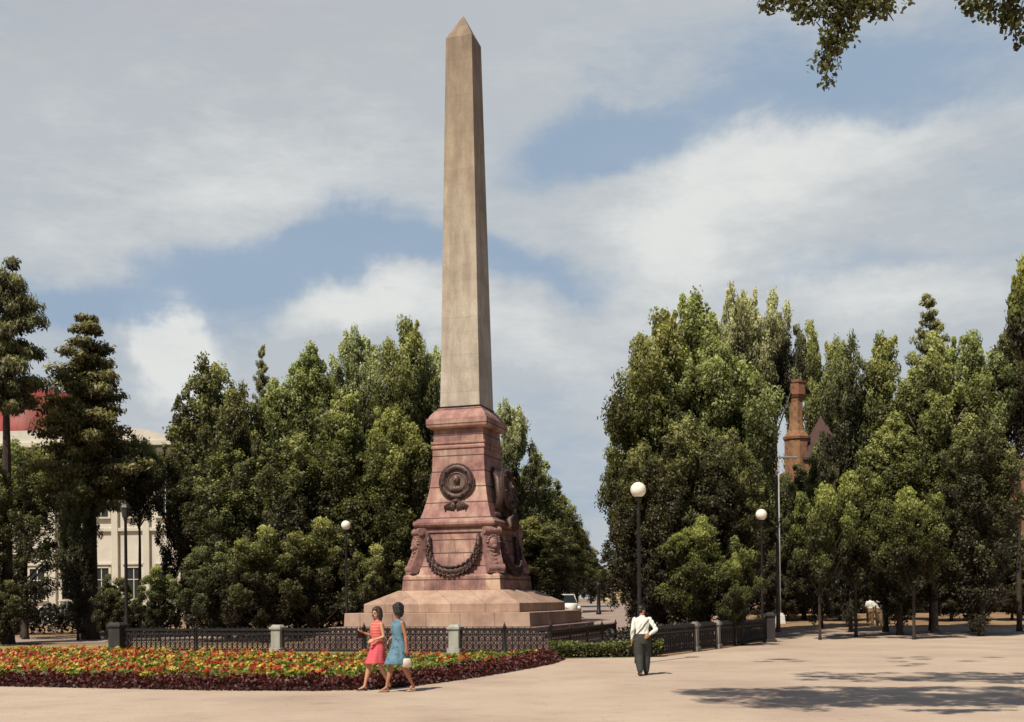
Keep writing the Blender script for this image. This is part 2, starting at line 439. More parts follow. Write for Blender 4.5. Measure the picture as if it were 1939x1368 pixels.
def conifer(name, H, z0, Rm, mat, bark, levels=17, seed=0, leaf=.2, ragged=.45, power=.75, up=.12, nb0=7, trk=.016, pad=1.0):
    """irregular whorls of boughs that carry thick sprays of needles"""
    g = np.random.default_rng(seed); P = []; T = []; N = []; m = MB()
    tr = trk*H
    m.tube([(0,0,-.1),(0,0,.4),(.05,0,H*.5),(0,0,H*.97)], [tr*1.5, tr*1.1, tr*.75, tr*.1], 9)
    for i in range(levels):
        t = i/levels; z = z0+(H-z0)*t
        nb = nb0 if t < .8 else 5
        for b in range(nb):
            q = (b+g.random()*.8)*2*PI/nb+i
            L = Rm*((1-t)**power)*(1-ragged+ragged*1.5*g.random())+.22
            if t < .12: L *= .8
            d = np.array([math.cos(q), math.sin(q)]); zj = z+g.normal()*.22
            m.tube([(0,0,zj),(d[0]*L*.5,d[1]*L*.5,zj+L*up*.5-.03),(d[0]*L*.92,d[1]*L*.92,zj+L*(up-.12))], [tr*.3*(1-t)+.012,.025,.008], 4)
            lt = g.random()
            for c in range(int(2+L*3.2)):
                s = .22+.8*(c+g.random())/(2+L*3.2)
                cx = d[0]*L*s-d[1]*g.normal()*.22*L*(1.1-s); cy = d[1]*L*s+d[0]*g.normal()*.22*L*(1.1-s); cz = zj+L*(up*s-.12*s*s)+.05
                n = int(52*pad); dd = g.normal(size=(n,3)); dd /= np.linalg.norm(dd, axis=1, keepdims=True)
                r = (.20+.20*min(1,L*.6))*pad*g.random(n)**.4
                P.append(np.array([cx,cy,cz])+dd*r[:,None]*np.array([1.15,1.15,.62]))
                T.append(.22*lt+.25*g.random(n)+.42*(dd[:,2]*.5+.5)+.12*s); N.append(dd+g.normal(size=(n,3))*.6+np.array([0,0,.7]))  # upward needles coloured lighter, as if sunlit from above
    P = np.concatenate(P); T = np.clip(np.concatenate(T), 0, 1); N = np.concatenate(N)
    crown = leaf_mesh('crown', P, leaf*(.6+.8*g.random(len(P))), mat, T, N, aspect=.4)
    me = bpy.data.meshes.new('trunk'); me.from_pydata(m.v, [], m.f); me.materials.append(bark)
    return (crown, me, H, Rm)

def tree(proto, name, px, top, dist, wpx, label, cat='tree', group=None, rz=None, base=None, mats=None):
    crown, trunk, H, Rm = proto
    p = at(px, top, dist); zb = hz(p.x, dist)
    h = p.z-zb; r = wpx/2*dist/F
    e = empty(name, (p.x, dist, zb), rz if rz is not None else rng.random()*6.28, label, cat, group)
    s = (r/Rm, r/Rm, h/H)
    for nm, me in (('trunk', trunk), ('crown', crown)):
        o = bpy.data.objects.new(nm, me); COL.objects.link(o); o.parent = e; o.scale = s
    return e

# ------------------------------------------------------------------ SETTING
def sheet(name, xs, ys, mat, dz, inside=None):
    nx, ny = len(xs), len(ys)
    V = [(x, y, hz(x, y)+dz) for y in ys for x in xs]
    Fc = [(j*nx+i, j*nx+i+1, (j+1)*nx+i+1, (j+1)*nx+i) for j in range(ny-1) for i in range(nx-1)]
    me = bpy.data.meshes.new(name); me.from_pydata(V, [], Fc); me.materials.append(mat)
    me.polygons.foreach_set('use_smooth', [True]*len(Fc))
    o = bpy.data.objects.new(name, me); COL.objects.link(o); o['kind'] = 'structure'; return o
ys0 = [-60,-30,0,20,40]+[44+2*i for i in range(44)]+[140,200,400,1000,3000]
sheet('ground', [-3000,-600,-200,-80,0,80,200,600,3000], ys0, M['dirt'], 0)

def polysheet(name, poly, mat, dz, kind='structure'):
    """flat polygon (all of it lies where the ground is level)"""
    me = bpy.data.meshes.new(name); me.from_pydata([(x,y,dz) for x,y in poly], [], [tuple(range(len(poly)))])
    me.materials.append(mat); o = bpy.data.objects.new(name, me); COL.objects.link(o); o['kind'] = kind; return o
edge = [onground(px, py) for px, py in ((1232,1246),(1455,1217))]
farR = [onground(px, py) for px, py in ((1462,1206),(1640,1203),(1760,1201),(1939,1200))]
polysheet('plaza', [(-60,-30),(60,-30),(60, farR[-1][1]-1.0), farR[3], farR[2], farR[1], farR[0],
                    (10.2,44.2),(4.6,33.6),(1.5,33.2),(1.0,34.6),(-60,34.6)], M['plaza'], .006)
# street running away behind the monument, following the rise
def strip(name, pts, w, mat, dz):
    V = []; Fc = []
    for i, (x, y) in enumerate(pts):
        V += [(x-w/2, y, hz(x,y)+dz), (x+w/2, y, hz(x,y)+dz)]
        if i: k = 2*i; Fc.append((k-2,k-1,k+1,k))
    me = bpy.data.meshes.new(name); me.from_pydata(V, [], Fc); me.materials.append(mat)
    o = bpy.data.objects.new(name, me); COL.objects.link(o); o['kind'] = 'structure'
strip('street', [(.095*y, y) for y in [50+2*i for i in range(40)]+[160,220,400]], 9.5, M['road'], .012)
sheet('cross_street', [-80,-40,-20,0,20,40,80], [50+i*1.0 for i in range(8)], M['road'], .018)
lawnL = [(-45,46),(-26,43),(-17,38),(-9,33),(-4,31.5),(1.2,33),(4.6,33.7),(2.2,36.1),(-2,37.4),(-14.2,41.5),(-13.5,46.5),(-45,49.9)]
polysheet('lawn', lawnL, M['lawn'], .010)

# ------------------------------------------------------------------ MONUMENT
MX, MY = at(888, 1150, 44.7).x, 44.7
PHI = R(18)
mon = empty('obelisk_monument', (MX, MY, 0), -PHI, 'tall pale stone obelisk on a pink granite pedestal with bronze wreaths and stone steps', 'monument')
def st_box(name, rings, mat, bev=.015):
    m = MB(); m.frustum(rings); return m.build(name, mat, mon, bevel=bev)
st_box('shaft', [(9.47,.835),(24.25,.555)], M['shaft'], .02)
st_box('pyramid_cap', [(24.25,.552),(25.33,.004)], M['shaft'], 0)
st_box('shaft_collar', [(9.40,.86),(9.47,.875)], M['iron'], 0)
st_box('sloped_cap', [(8.95,1.22),(9.12,1.14),(9.40,.90)], M['granite'])
st_box('cornice', [(8.56,1.14),(8.62,1.25),(8.70,1.275),(8.95,1.275)], M['granite'])
st_box('frieze', [(8.05,1.055),(8.56,1.035)], M['granite_block'])
st_box('band', [(7.92,1.09),(7.96,1.13),(8.05,1.13)], M['granite'])
st_box('band', [(7.74,1.09),(7.78,1.125),(7.85,1.125),(7.92,1.085)], M['granite'])
prof = []
for i in range(13):
    t = i/12; z = 5.0+t*2.74
    prof.append((z, 1.08+.40*(1-t)**2.4))
m = MB(); m.frustum(prof); m.build('upper_die', M['granite'], mon, bevel=.012)
st_box('moulding', [(4.62,1.55),(4.67,1.66),(4.74,1.70),(4.84,1.70),(4.92,1.60),(5.0,1.53)], M['granite'])
st_box('band', [(4.40,1.50),(4.44,1.55),(4.55,1.55),(4.62,1.50)], M['granite'])
st_box('lower_die', [(2.80,1.86),(3.1,1.74),(3.6,1.62),(4.4,1.49)], M['granite_block'])
st_box('base_course', [(2.17,2.04),(2.72,2.00),(2.80,1.90)], M['granite_block'])
st_box('sloped_plinth', [(1.32,3.15),(1.66,3.15),(2.17,2.15)], M['plate'], .02)
st_box('lower_plinth', [(.80,3.72),(1.32,3.70)], M['plate'], .02)
for i, (z0, z1, w) in enumerate(((.6,.8,4.15),(.4,.6,4.5),(.2,.4,4.85),(0,.2,5.2))):
    st_box('step', [(z0,w),(z1,w)], M['step'], .015)

def medallion(side, z, r, out, lift=0):
    """bronze laurel wreath with a relief portrait; side 0 = front, 1 = right, 2 = back, 3 = left"""
    Q = Matrix.Rotation(side*PI/2, 4, 'Z') @ Matrix.Translation((0, -out, z)) @ Matrix.Rotation(lift, 4, 'X')
    m = MB()
    m.tube([(r*.80*math.cos(a), -.05, r*.80*math.sin(a)) for a in np.linspace(0, 2*PI, 41)], .13, 8, M=Q, cap=False)
    for k in range(46):
        a = 2*PI*k/46 + .05
        for j, off in enumerate((-.13, 0, .13)):
            rr = r*.80+off
            c = Vector((rr*math.cos(a), -.14+abs(off)*.5, rr*math.sin(a)))
            d = Vector((-math.sin(a)+off*2*math.cos(a), -.25, math.cos(a)+off*2*math.sin(a)))*.10
            m.tube([c-d, c, c+d], [.012,.042,.006], 5, M=Q)
    for s in (-1, 1):
        for k in range(3): m.ball((s*r*.8*math.sin(.5+k*.9), -.2, -r*.8*math.cos(.5+k*.9)), .05, 8, 6, M=Q)
    w = m.build('laurel_wreath', M['bronze'], mon, smooth=True)
    m = MB()
    m.loft([(0,0,-.05,r*.60,r*.60),(0,0,.04,r*.62,r*.62),(0,0,.075,r*.56,r*.56)], 36, M=Q @ Matrix.Rotation(PI/2, 4, 'X'))
    m.tube([(r*.50*math.cos(a), -.09, r*.50*math.sin(a)) for a in np.linspace(0, 2*PI, 33)], .025, 6, M=Q, cap=False)
    m.build('medallion', M['bronze_light'], mon, smooth=False)
    m = MB()   # portrait relief: head, neck and shoulders
    m.ball((0,-.13,r*.12), (r*.20,.13,r*.26), M=Q); m.tube([(0,-.11,-r*.05),(0,-.09,-r*.25)], [r*.10,r*.13], 10, M=Q)
    m.loft([(0,-.08,-r*.50,r*.36,.10),(0,-.08,-r*.32,r*.33,.10),(0,-.08,-r*.2,r*.12,.08)], 16, M=Q)
    m.tube([(0,-.24,r*.18),(0,-.285,r*.06),(0,-.24,r*.02)], [.02,.035,.02], 6, M=Q)
    m.build('portrait_relief', M['bronze_light'], mon, smooth=True)
    m = MB()   # ribbon ends and palm below the wreath
    for s in (-1, 1):
        m.tube([(0,-.1,-r*.95),(s*.25,-.14,-r*1.2),(s*.48,-.08,-r*1.34),(s*.42,-.1,-r*1.6),(s*.55,-.06,-r*1.72)], [.09,.13,.12,.10,.03], 6, M=Q, flat=.5)
        for k in range(5):
            m.tube([(s*.04,-.12,-r*1.0),(s*(.08+.06*k),-.16,-r*1.35),(s*(.10+.09*k),-.1,-r*(1.84-.06*k))], [.07,.09,.02], 5, M=Q)
    m.tube([(-.16,-.12,-r*1.02),(0,-.2,-r*1.08),(.16,-.12,-r*1.02)], [.05,.1,.05], 8, M=Q)
    m.build('ribbon', M['bronze'], mon, smooth=True)
medallion(0, 6.42, .72, 1.20, -.03)
medallion(1, 6.15, .92, 1.66, -.12)
medallion(3, 6.42, .74, 1.26, -.05)
# bracket that carries the right-hand relief
m = MB(); Q = Matrix.Rotation(PI/2, 4, 'Z')
for a in range(9):
    q = -.9+.225*a
    m.tube([(q*.55,-1.35,5.05),(q*.8,-1.62,5.75),(q*.72,-1.50,6.5),(q*.25,-1.15,7.05)], [.12,.17,.14,.05], 7, M=Q)
m.box((0,-1.3,5.12),(1.7,.5,.22),M=Q)
m.build('relief_backing', M['bronze'], mon, smooth=True)

def console(qx):
    """scroll bracket standing on a corner of the lower die"""
    Q = Matrix.Rotation(qx, 4, 'Z')
    m = MB()
    pts = [(1.85,4.62),(2.24,4.62),(2.30,4.5),(2.27,4.28),(2.26,4.02),(2.30,3.78),(2.38,3.52),(2.50,3.28),(2.60,3.0),(2.60,2.82),(2.3,2.81),(1.85,2.81)]
    m.prism(pts, -.30, .30, M=Q)
    for zc, xc, r in ((4.46,2.20,.14),(3.0,2.46,.17)):
        m.tube([(xc,-.35,zc),(xc,.35,zc)], r, 16, M=Q)
    for k in range(7):                      # acanthus ribs
        z = 4.2-k*.16
        x = 2.28+.02*math.sin(k*1.2)+(.26*max(0,(3.8-z)))
        m.tube([(x,-.27,z),(x+.07,0,z-.05),(x,.27,z)], [.03,.06,.03], 6, M=Q)
    m.ball((2.28,0,3.95), (.17,.22,.27), M=Q); m.ball((2.42,0,3.84), (.08,.11,.08), M=Q)
    for sy in (-1,1): m.ball((2.28,sy*.2,4.12), (.07,.06,.09), M=Q)
    for k in range(9):
        q = PI*(.05+.9*k/8)
        m.tube([(2.24,.2*math.cos(q),3.98+.2*math.sin(q)),(2.33,.27*math.cos(q),3.98+.30*math.sin(q)),(2.26,.33*math.cos(q),3.95+.36*math.sin(q))], [.05,.05,.01], 5, M=Q)
    return m.build('corner_console', M['console'], mon, bevel=.015)
for k in range(4): console(-PI/4 + k*PI/2)
def swag(side, w=1.04, top=4.12, drop=1.22, r=.155):
    Q = Matrix.Rotation(side*PI/2, 4, 'Z'); m = MB(); pts = []; rr = []
    for i in range(33):
        a = PI*i/32
        x = -w*math.cos(a); z = top-drop*math.sin(a)**.75
        yy = 1.60+(4.4-z)*.17
        pts.append(Vector((x, -yy-.05, z))); rr.append(r*(.65+.45*math.sin(a)))
    m.tube(pts, rr, 9, M=Q)
    for i in range(1, 32):
        for k in range(6):
            q = 2*PI*k/6+i*.5; c = pts[i]; n = Vector((math.cos(q)*.7, -abs(math.sin(q)), math.sin(q)))
            d = (pts[i+1]-pts[i-1]).normalized() if i < 32 else Vector((1,0,0))
            sgn = 1 if i < 16 else -1
            b = c+n*rr[i]*.85
            m.tube([b, b+d*.08*sgn+n*.045, b+d*.17*sgn+n*.02], [.015,.045,.006], 5, M=Q)
    for s in (-1, 1): m.tube([(s*w,-1.62,top+.22),(s*w,-1.72,top),(s*w*1.03,-1.76,top-.45)], [.07,.11,.03], 7, M=Q)
    m.build('laurel_garland', M['bronze'], mon, smooth=True)
for s in range(4): swag(s)

# ------------------------------------------------------------------ FENCES
def stone_post(parent, x, y, rz, mat, h=.93, w=.36):
    Q = Matrix.Translation((x,y,0)) @ Matrix.Rotation(rz, 4, 'Z')
    m = MB(); m.box((0,0,.08), (w+.10,w+.10,.16), M=Q); m.box((0,0,(h-.14)/2+.08), (w,w,h-.30), M=Q)
    m.box((0,0,h-.17), (w-.07,w-.07,.06), M=Q)
    m.box((0,0,h-.10), (w+.10,w+.10,.09), M=Q); m.box((0,0,h-.02), (w+.04,w+.04,.08), M=Q, taper=.7)
    return m.build('stone_post', mat, parent, bevel=.012)
def iron_panel(parent, a, b, h=.80, style='lace'):
    a = Vector((*a,0)); b = Vector((*b,0)); d = b-a; L = d.length; d.normalize()
    Q = Matrix.Translation(a) @ Matrix.Rotation(math.atan2(d.y, d.x), 4, 'Z')
    m = MB()
    for z, r in ((.07,.03),(h,.042),(h-.17,.026)): m.box((L/2,0,z), (L,r*2,r*2), M=Q)
    n = max(2, int(L/.2)); dx = L/n
    for i in range(n+1):
        x = min(max(i*dx, .012), L-.012)
        m.box((x,0,h/2+.02), (.034,.034,h-.06), M=Q)
        if i < n:
            xc = (i+.5)*dx
            m.tube([(xc+.062*math.cos(t),0,h-.085+.062*math.sin(t)) for t in np.linspace(0,2*PI,11)], .018, 4, M=Q, cap=False)
            if style == 'lace':
                for s in (-1, 1):
                    m.tube([(xc+s*.085*math.sin(t*1.0)*(1),0,.10+(h-.29)*t/(2*PI)) for t in np.linspace(0,2*PI,11)], .017, 4, M=Q, cap=False)
                for zc in (.24,.46):
                    m.tube([(xc+.034*math.cos(t),0,zc+.034*math.sin(t)) for t in np.linspace(0,2*PI,9)], .014, 4, M=Q, cap=False)
            m.tube([(i*dx,0,h),(i*dx,0,h+.05),(i*dx,0,h+.10)], [.014,.022,.004], 5, M=Q)
    return m.build('iron_panel', M['iron'], parent)
def iron_post(parent, x, y, h=.95):
    m = MB(); m.lathe([(.07,0),(.07,.1),(.045,.14),(.04,h-.12),(.06,h-.1),(.05,h-.04),(.02,h+.04),(.005,h+.1)], 10, M=Matrix.Translation((x,y,0)))
    return m.build('iron_post', M['iron'], parent, smooth=True)
dF = Vector((math.cos(PHI), -math.sin(PHI))); dS = Vector((math.sin(PHI), math.cos(PHI)))
P0 = Vector((-1.93, 37.35))
corner = P0+dF*3.35
fr = empty('iron_fence', (0,0,0), 0, 'ornate cast iron fence with pale stone posts in front of the monument steps', 'fence')
fposts = [P0-dF*6.75*k for k in range(0, 3)]
for i, p in enumerate(fposts): stone_post(fr, p.x, p.y, -PHI, M['post'] if i < 2 else M['darkstone'], .95 if i < 2 else 1.05, .36 if i < 2 else .5)
for i in range(2):
    a, b = fposts[i+1], fposts[i]
    mid = (a+b)/2; iron_post(fr, mid.x, mid.y)
    for u, v in ((a+dF*.2, mid-dF*.06), (mid+dF*.06, b-dF*.2)): iron_panel(fr, u, v)
mid = P0+dF*1.75; iron_post(fr, mid.x, mid.y)
iron_panel(fr, P0+dF*.2, mid-dF*.06); iron_panel(fr, mid+dF*.06, corner-dF*.06); iron_post(fr, corner.x, corner.y, 1.0)
prev = corner
for k in range(1, 5):
    q = corner+dS*2.4*k; iron_panel(fr, prev+dS*.06, q-dS*.06, style='plain', h=.72); iron_post(fr, q.x, q.y, .85); prev = q

f2 = empty('iron_fence', (0,0,0), 0, 'dark iron fence with two slim stone posts right of the walking man', 'fence')
A2 = Vector(edge[0])+Vector((0,.25)); B2 = Vector(edge[1])+Vector((-.1,.2)); d2 = (B2-A2).normalized(); L2 = (B2-A2).length
ang2 = math.atan2(d2.y, d2.x)
ts = [0, .335, .52, .76, 1.0]
for i, t in enumerate(ts):
    p = A2+d2*L2*t
    if i in (1, 2): stone_post(f2, p.x, p.y, ang2, M['post2'], .97, .2)
    else: iron_post(f2, p.x, p.y, 1.05)
for i in range(len(ts)-1):
    a = A2+d2*(L2*ts[i]+.15); b = A2+d2*(L2*ts[i+1]-.15); iron_panel(f2, a, b, h=.88, style='lace')
# dark gate pier where the right fence ends
m = MB(); m.box((0,0,.06),(.42,.42,.12)); m.box((0,0,.55),(.32,.32,.96)); m.box((0,0,1.07),(.42,.42,.09)); m.box((0,0,1.15),(.34,.34,.08),taper=.5)
o = m.build('gate_pier', M['darkstone'], bevel=.012, loc=(B2.x+.25, B2.y+.1, 0)); tag(o, 'dark square pier closing the right end of the garden fence', 'pier')

# ------------------------------------------------------------------ LAMPS
globe_t = NT('milk_glass'); globe_t.b.inputs['Base Color'].default_value = (.86,.82,.72,1); globe_t.b.inputs['Roughness'].default_value = .25
globe_t.b.inputs['Subsurface Weight'].default_value = .3
M['globe'] = globe_t.m
def lamp(x, y, zc, label, r=.2):
    e = empty('street_lamp', (x,y,hz(x,y)), 0, label, 'lamp', 'white globe lamps')
    m = MB(); b = zc-r
    m.lathe([(.15,0),(.15,.12),(.10,.2),(.11,.75),(.075,.85),(.055,1.0),(.05,b-.5),(.065,b-.46),(.04,b-.4),(.035,b-.12),(.09,b-.05),(.10,b+.01),(.06,b+.03)], 14)
    m.build('pole', M['iron'], e, smooth=True)
    m = MB(); m.ball((0,0,zc), (r,r,r), 24, 14); m.build('globe', M['globe'], e, smooth=True)
    m = MB(); m.lathe([(.05,zc+r-.01),(.03,zc+r+.02),(.008,zc+r+.05)], 10); m.build('finial', M['iron'], e)
def lamp_px(px, py, y, label, r): p = at(px, py, y); lamp(p.x, y, p.z-hz(p.x,y), label, r)
lamp_px(655, 995, 46.5, 'white globe lamp on a dark post among bushes left of the obelisk', .20)
lamp_px(1208.5, 928, 30.5, 'largest white globe lamp, above the man in the white shirt', .215)
lamp_px(1441.5, 975, 44.2, 'white globe lamp on a dark post at the right end of the garden fence', .225)
# tall pale mast
bx, by = at(1477, 1150, 66).x, 66.0
p = at(1475, 868, by)
e = empty('street_lamp', (bx,by,hz(bx,by)), 0, 'tall slim pale lamp mast with a flat head and a white base', 'lamp')
hgt = p.z-hz(bx,by)
m = MB(); m.lathe([(.075,.5),(.06,2),(.04,hgt)], 10); m.build('pole', M['steel'], e, smooth=True)
m = MB(); m.box((0,0,.28),(.55,.55,.56),taper=.8); m.box((0,0,.60),(.32,.32,.12)); m.build('base', simple('whitewash', (.6,.6,.56), .8), e, bevel=.03)
m = MB(); m.tube([(0,0,hgt-.05),(.3,0,hgt+.08),(.5,0,hgt+.06)], .035, 6); m.box((.55,0,hgt+.05),(1.1,.28,.10)); m.box((-.25,0,hgt+.03),(.4,.1,.06)); m.build('lamp_head', M['steel'], e, bevel=.03)
# dark utility mast at left
bx, by = onground(240, 1229)
p = at(243, 962, by)
e = empty('street_lamp', (bx,by,0), 0, 'dark lamp post with an unlit black lantern at the left end of the fence', 'lamp')
m = MB(); m.lathe([(.17,0),(.17,.5),(.12,.6),(.09,1.2),(.07,1.3),(.055,p.z-.5),(.09,p.z-.46),(.04,p.z-.4)], 12); m.build('pole', M['iron'], e, smooth=True)
m = MB(); m.lathe([(.06,p.z-.42),(.13,p.z-.36),(.19,p.z-.02),(.21,p.z)], 6); m.build('lantern', M['glass'], e)
m = MB(); m.lathe([(.23,p.z+.001),(.15,p.z+.12),(.05,p.z+.18),(.02,p.z+.28)], 6); m.build('lantern_cap', M['iron'], e)
# slim dark post behind the steps
bx, by = onground(1134, 1178)
m = MB(); pz = at(1133,1117,by).z
m.lathe([(.20,0),(.20,.18),(.15,.25),(.13,pz-.45),(.19,pz-.4),(.19,pz-.1),(.10,pz)], 12)
o = m.build('bollard', M['iron'], smooth=True, loc=(bx,by,hz(bx,by))); tag(o, 'stout dark post standing beside the street behind the steps', 'post')

# ------------------------------------------------------------------ BEDS
def inpoly(P, poly):
    x, y = P[:,0], P[:,1]; c = np.zeros(len(P), bool); n = len(poly)
    for i in range(n):
        x1,y1 = poly[i]; x2,y2 = poly[(i+1)%n]
        k = ((y1>y)!=(y2>y)) & (x < (x2-x1)*(y-y1)/(y2-y1+1e-12)+x1); c ^= k
    return c
front_px = [(-420,1296),(-200,1298),(0,1301),(200,1305),(400,1309),(600,1310),(700,1308),(800,1299),(900,1285),(960,1275),(1010,1266),(1050,1258),(1070,1250)]
front = [onground(*p) for p in front_px]
back0 = Vector((1.25, 33.6))
backL = [(0,32.6),(-2,32.0),(-4,32.2),(-7,33.2),(-10,34.9),(-14,37.2),(-17.5,39.5),(-26,44)]
bed_poly = front+[tuple(back0)]+backL
def dist_front(P):
    d = np.full(len(P), 1e9)
    line = front+[tuple(back0)]
    for i in range(len(line)-1):
        a = np.array(line[i]); b = np.array(line[i+1]); ab = b-a
        t = np.clip(((P-a)@ab)/(ab@ab), 0, 1); q = a+t[:,None]*ab
        d = np.minimum(d, np.linalg.norm(P-q, axis=1))
    return d
# bed body: gently crowned earth mound
gx = np.linspace(-22, 2, 90); gy = np.linspace(21, 48, 80)
GX, GY = np.meshgrid(gx, gy); PP = np.stack([GX.ravel(), GY.ravel()], 1)
ins = inpoly(PP, bed_poly); dd = dist_front(PP)
zz = np.where(ins, .02+.10*np.clip(dd/1.2, 0, 1), -.05)
nx = len(gx); Fc = []
insg = ins.reshape(len(gy), nx)
for j in range(len(gy)-1):
    for i in range(nx-1):
        if insg[j:j+2, i:i+2].all(): Fc.append((j*nx+i, j*nx+i+1, (j+1)*nx+i+1, (j+1)*nx+i))
me = bpy.data.meshes.new('flower_bed_soil'); me.from_pydata([(p[0],p[1],z) for p, z in zip(PP, zz)], [], Fc); me.materials.append(M['soil'])
o = bpy.data.objects.new('flower_bed_soil', me); COL.objects.link(o); o['kind'] = 'structure'
def scatter(poly, n, box, cond=None):
    P = np.stack([box[0]+(box[1]-box[0])*rng.random(n), box[2]+(box[3]-box[2])*rng.random(n)], 1)
    P = P[inpoly(P, poly)]
    return P
bb = (-22, 2.2, 21.5, 48)
# maroon edging: dense dark red leaves on the front slope
P = scatter(bed_poly, 520000, bb); d = dist_front(P); k = (d < .95) & (P[:,0] > -17); P = P[k]; d = d[k]
n = len(P); hh = .31*np.clip(d/.3, .25, 1)*(.8+.22*np.sin(P[:,0]*5)*np.sin(P[:,1]*4+1)+.14*np.sin(P[:,0]*13+P[:,1]*9))
z = rng.random(n)**.5*hh
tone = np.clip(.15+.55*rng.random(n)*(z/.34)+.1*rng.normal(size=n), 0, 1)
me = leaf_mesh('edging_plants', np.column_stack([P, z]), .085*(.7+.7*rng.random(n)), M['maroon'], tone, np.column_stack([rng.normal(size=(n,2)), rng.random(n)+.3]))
o = bpy.data.objects.new('edging_plants', me); COL.objects.link(o)
tag(o, 'low dark maroon foliage edging along the front of the flower bed', 'edging plants', kind='stuff')
# green leaves
P = scatter(bed_poly, 420000, bb); d = dist_front(P); k = (d > .85) & (P[:,0] > -17); P = P[k]; d = d[k]; n = len(P)
z = .06+rng.random(n)*.20+.05*np.sin(P[:,0]*2.3)*np.cos(P[:,1]*1.9)
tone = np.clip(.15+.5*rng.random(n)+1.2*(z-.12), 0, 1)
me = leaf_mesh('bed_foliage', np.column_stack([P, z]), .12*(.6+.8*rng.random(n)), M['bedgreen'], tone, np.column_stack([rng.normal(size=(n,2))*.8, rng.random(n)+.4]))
o = bpy.data.objects.new('bed_foliage', me); COL.objects.link(o)
tag(o, 'yellow green leaves filling the bed between the flowers', 'bed plants', kind='stuff')
# blossoms: small rosettes of petals in drifts of red and yellow
def blossoms(name, mat, n0, seed, label, size):
    P = scatter(bed_poly, n0, bb); d = dist_front(P)
    f = np.sin(P[:,0]*1.7+seed)*np.cos(P[:,1]*1.3+seed*2)+.6*np.sin(P[:,0]*5.1+P[:,1]*3+seed)
    dens = np.clip((.5+.5*f)*np.where(P[:,0] < -5.5, 1.25, np.where(P[:,0] < -3, .8, .3)), .05, 1)
    k = (d > .8) & (P[:,0] > -17) & (rng.random(len(P)) < dens); P = P[k]; n = len(P)
    z = .17+rng.random(n)**1.5*.19
    C = np.repeat(np.column_stack([P, z]), 6, 0); m_ = len(C)
    q = np.tile(np.arange(6)*PI/3, n); rad = size*.42
    C = C+np.stack([np.cos(q)*rad, np.sin(q)*rad*.8, np.sin(q*2+1)*rad*.6+np.cos(q)*rad*.5], 1)
    tone = np.clip(np.repeat(rng.random(n), 6)*.8+.2*rng.random(m_), 0, 1)
    me = leaf_mesh(name, C, np.full(m_, size)*(.8+.5*rng.random(m_)), mat, tone, rng.normal(size=(m_,3))+np.array([0,-.8,.8]), aspect=.8)
    o = bpy.data.objects.new(name, me); COL.objects.link(o); tag(o, label, 'flowers', kind='stuff')
blossoms('red_flowers', M['petal_red'], 13500, 1.0, 'scarlet and orange blossoms scattered over the long flower bed', .085)
blossoms('yellow_flowers', M['petal_yellow'], 11500, 3.4, 'yellow blossoms scattered over the long flower bed', .08)

def hedge(name, poly, h, n, mat, label, leaf=.12, kind='stuff', core=True, cat='hedge'):
    xs = [p[0] for p in poly]; ys = [p[1] for p in poly]
    P = scatter(poly, n, (min(xs), max(xs), min(ys), max(ys))); n = len(P)
    t = rng.random(n)**.55
    hv = h*(1+.13*np.sin(P[:,0]*1.9)*np.cos(P[:,1]*1.3)+.10*np.sin(P[:,0]*4.7+P[:,1]*3.1))
    z = t*hv+np.array([hz(0,y) for y in P[:,1]])
    tone = np.clip(.55*t*rng.random(n)+.3*rng.random(n)*t, 0, 1)
    me = leaf_mesh(name, np.column_stack([P, z]), leaf*(.6+.8*rng.random(n)), mat, tone, np.column_stack([rng.normal(size=(n,2)), rng.random(n)+.2]))
    o = bpy.data.objects.new(name, me); COL.objects.link(o); tag(o, label, cat, kind=kind); return o
hedge('low_border', [(1.25,33.3),(4.5,33.6),(4.7,34.3),(1.1,34.8)], .46, 9000, M['leaf_bright'], 'low green border plants between the bed and the walking man', .10, cat='border plants')
n2 = Vector((-d2.y, d2.x))
def off(p, a): q = p+n2*a; return (q.x, q.y)
hedge('clipped_hedge', [off(A2,.35), off(B2,.35), off(B2,1.5), off(A2,1.5)], .86, 26000, M['hedge'], 'dark hedge behind the iron fence of the right garden', .12)

# ------------------------------------------------------------------ TREES
PA = broadleaf('a', 12, 1.6, 3.0, M['leaf'], M['bark'], 24, seed=1, spiky=3, peak=.55)
PB = broadleaf('b', 12, 1.4, 3.0, M['leaf'], M['bark'], 26, lean=.4, peak=.65, seed=2, spiky=5, lobe=1.0)
PC = broadleaf('c', 12, 1.8, 3.0, M['leaf_dark'], M['bark'], 24, peak=.6, seed=3, spiky=1, lobe=1.25)
PD = broadleaf('d', 12, 2.6, 3.0, M['leaf_pale'], M['bark'], 26, leaf=.155, peak=.6, seed=4, spiky=9, lobe=.8, dens=11, form=.5)
PF = broadleaf('f', 12, 2.2, 3.0, M['leaf'], M['bark_pale'], 22, lean=-.3, peak=.68, seed=6, spiky=5, lobe=.95, dens=11)
PE = broadleaf('e', 7, 1.9, 3.0, M['leaf_bright'], M['bark'], 20, leaf=.155, peak=.5, seed=5, lobe=.85, dens=12, form=.5, vs=.8)
PG = broadleaf('g', 7, 1.2, 3.0, M['leaf'], M['bark'], 18, leaf=.155, peak=.45, seed=15, lobe=.8, dens=9, form=.5, vs=.8)
PS = broadleaf('s', 7, .8, 3.0, M['leaf_dark'], M['bark'], 20, leaf=.155, peak=.4, seed=8, lobe=1.0, dens=12, form=.5, vs=.8)
PV = broadleaf('v', 12, 3.0, 3.0, M['leaf'], M['bark'], 24, leaf=.155, seed=31, spiky=3, peak=.5, lobe=1.0)
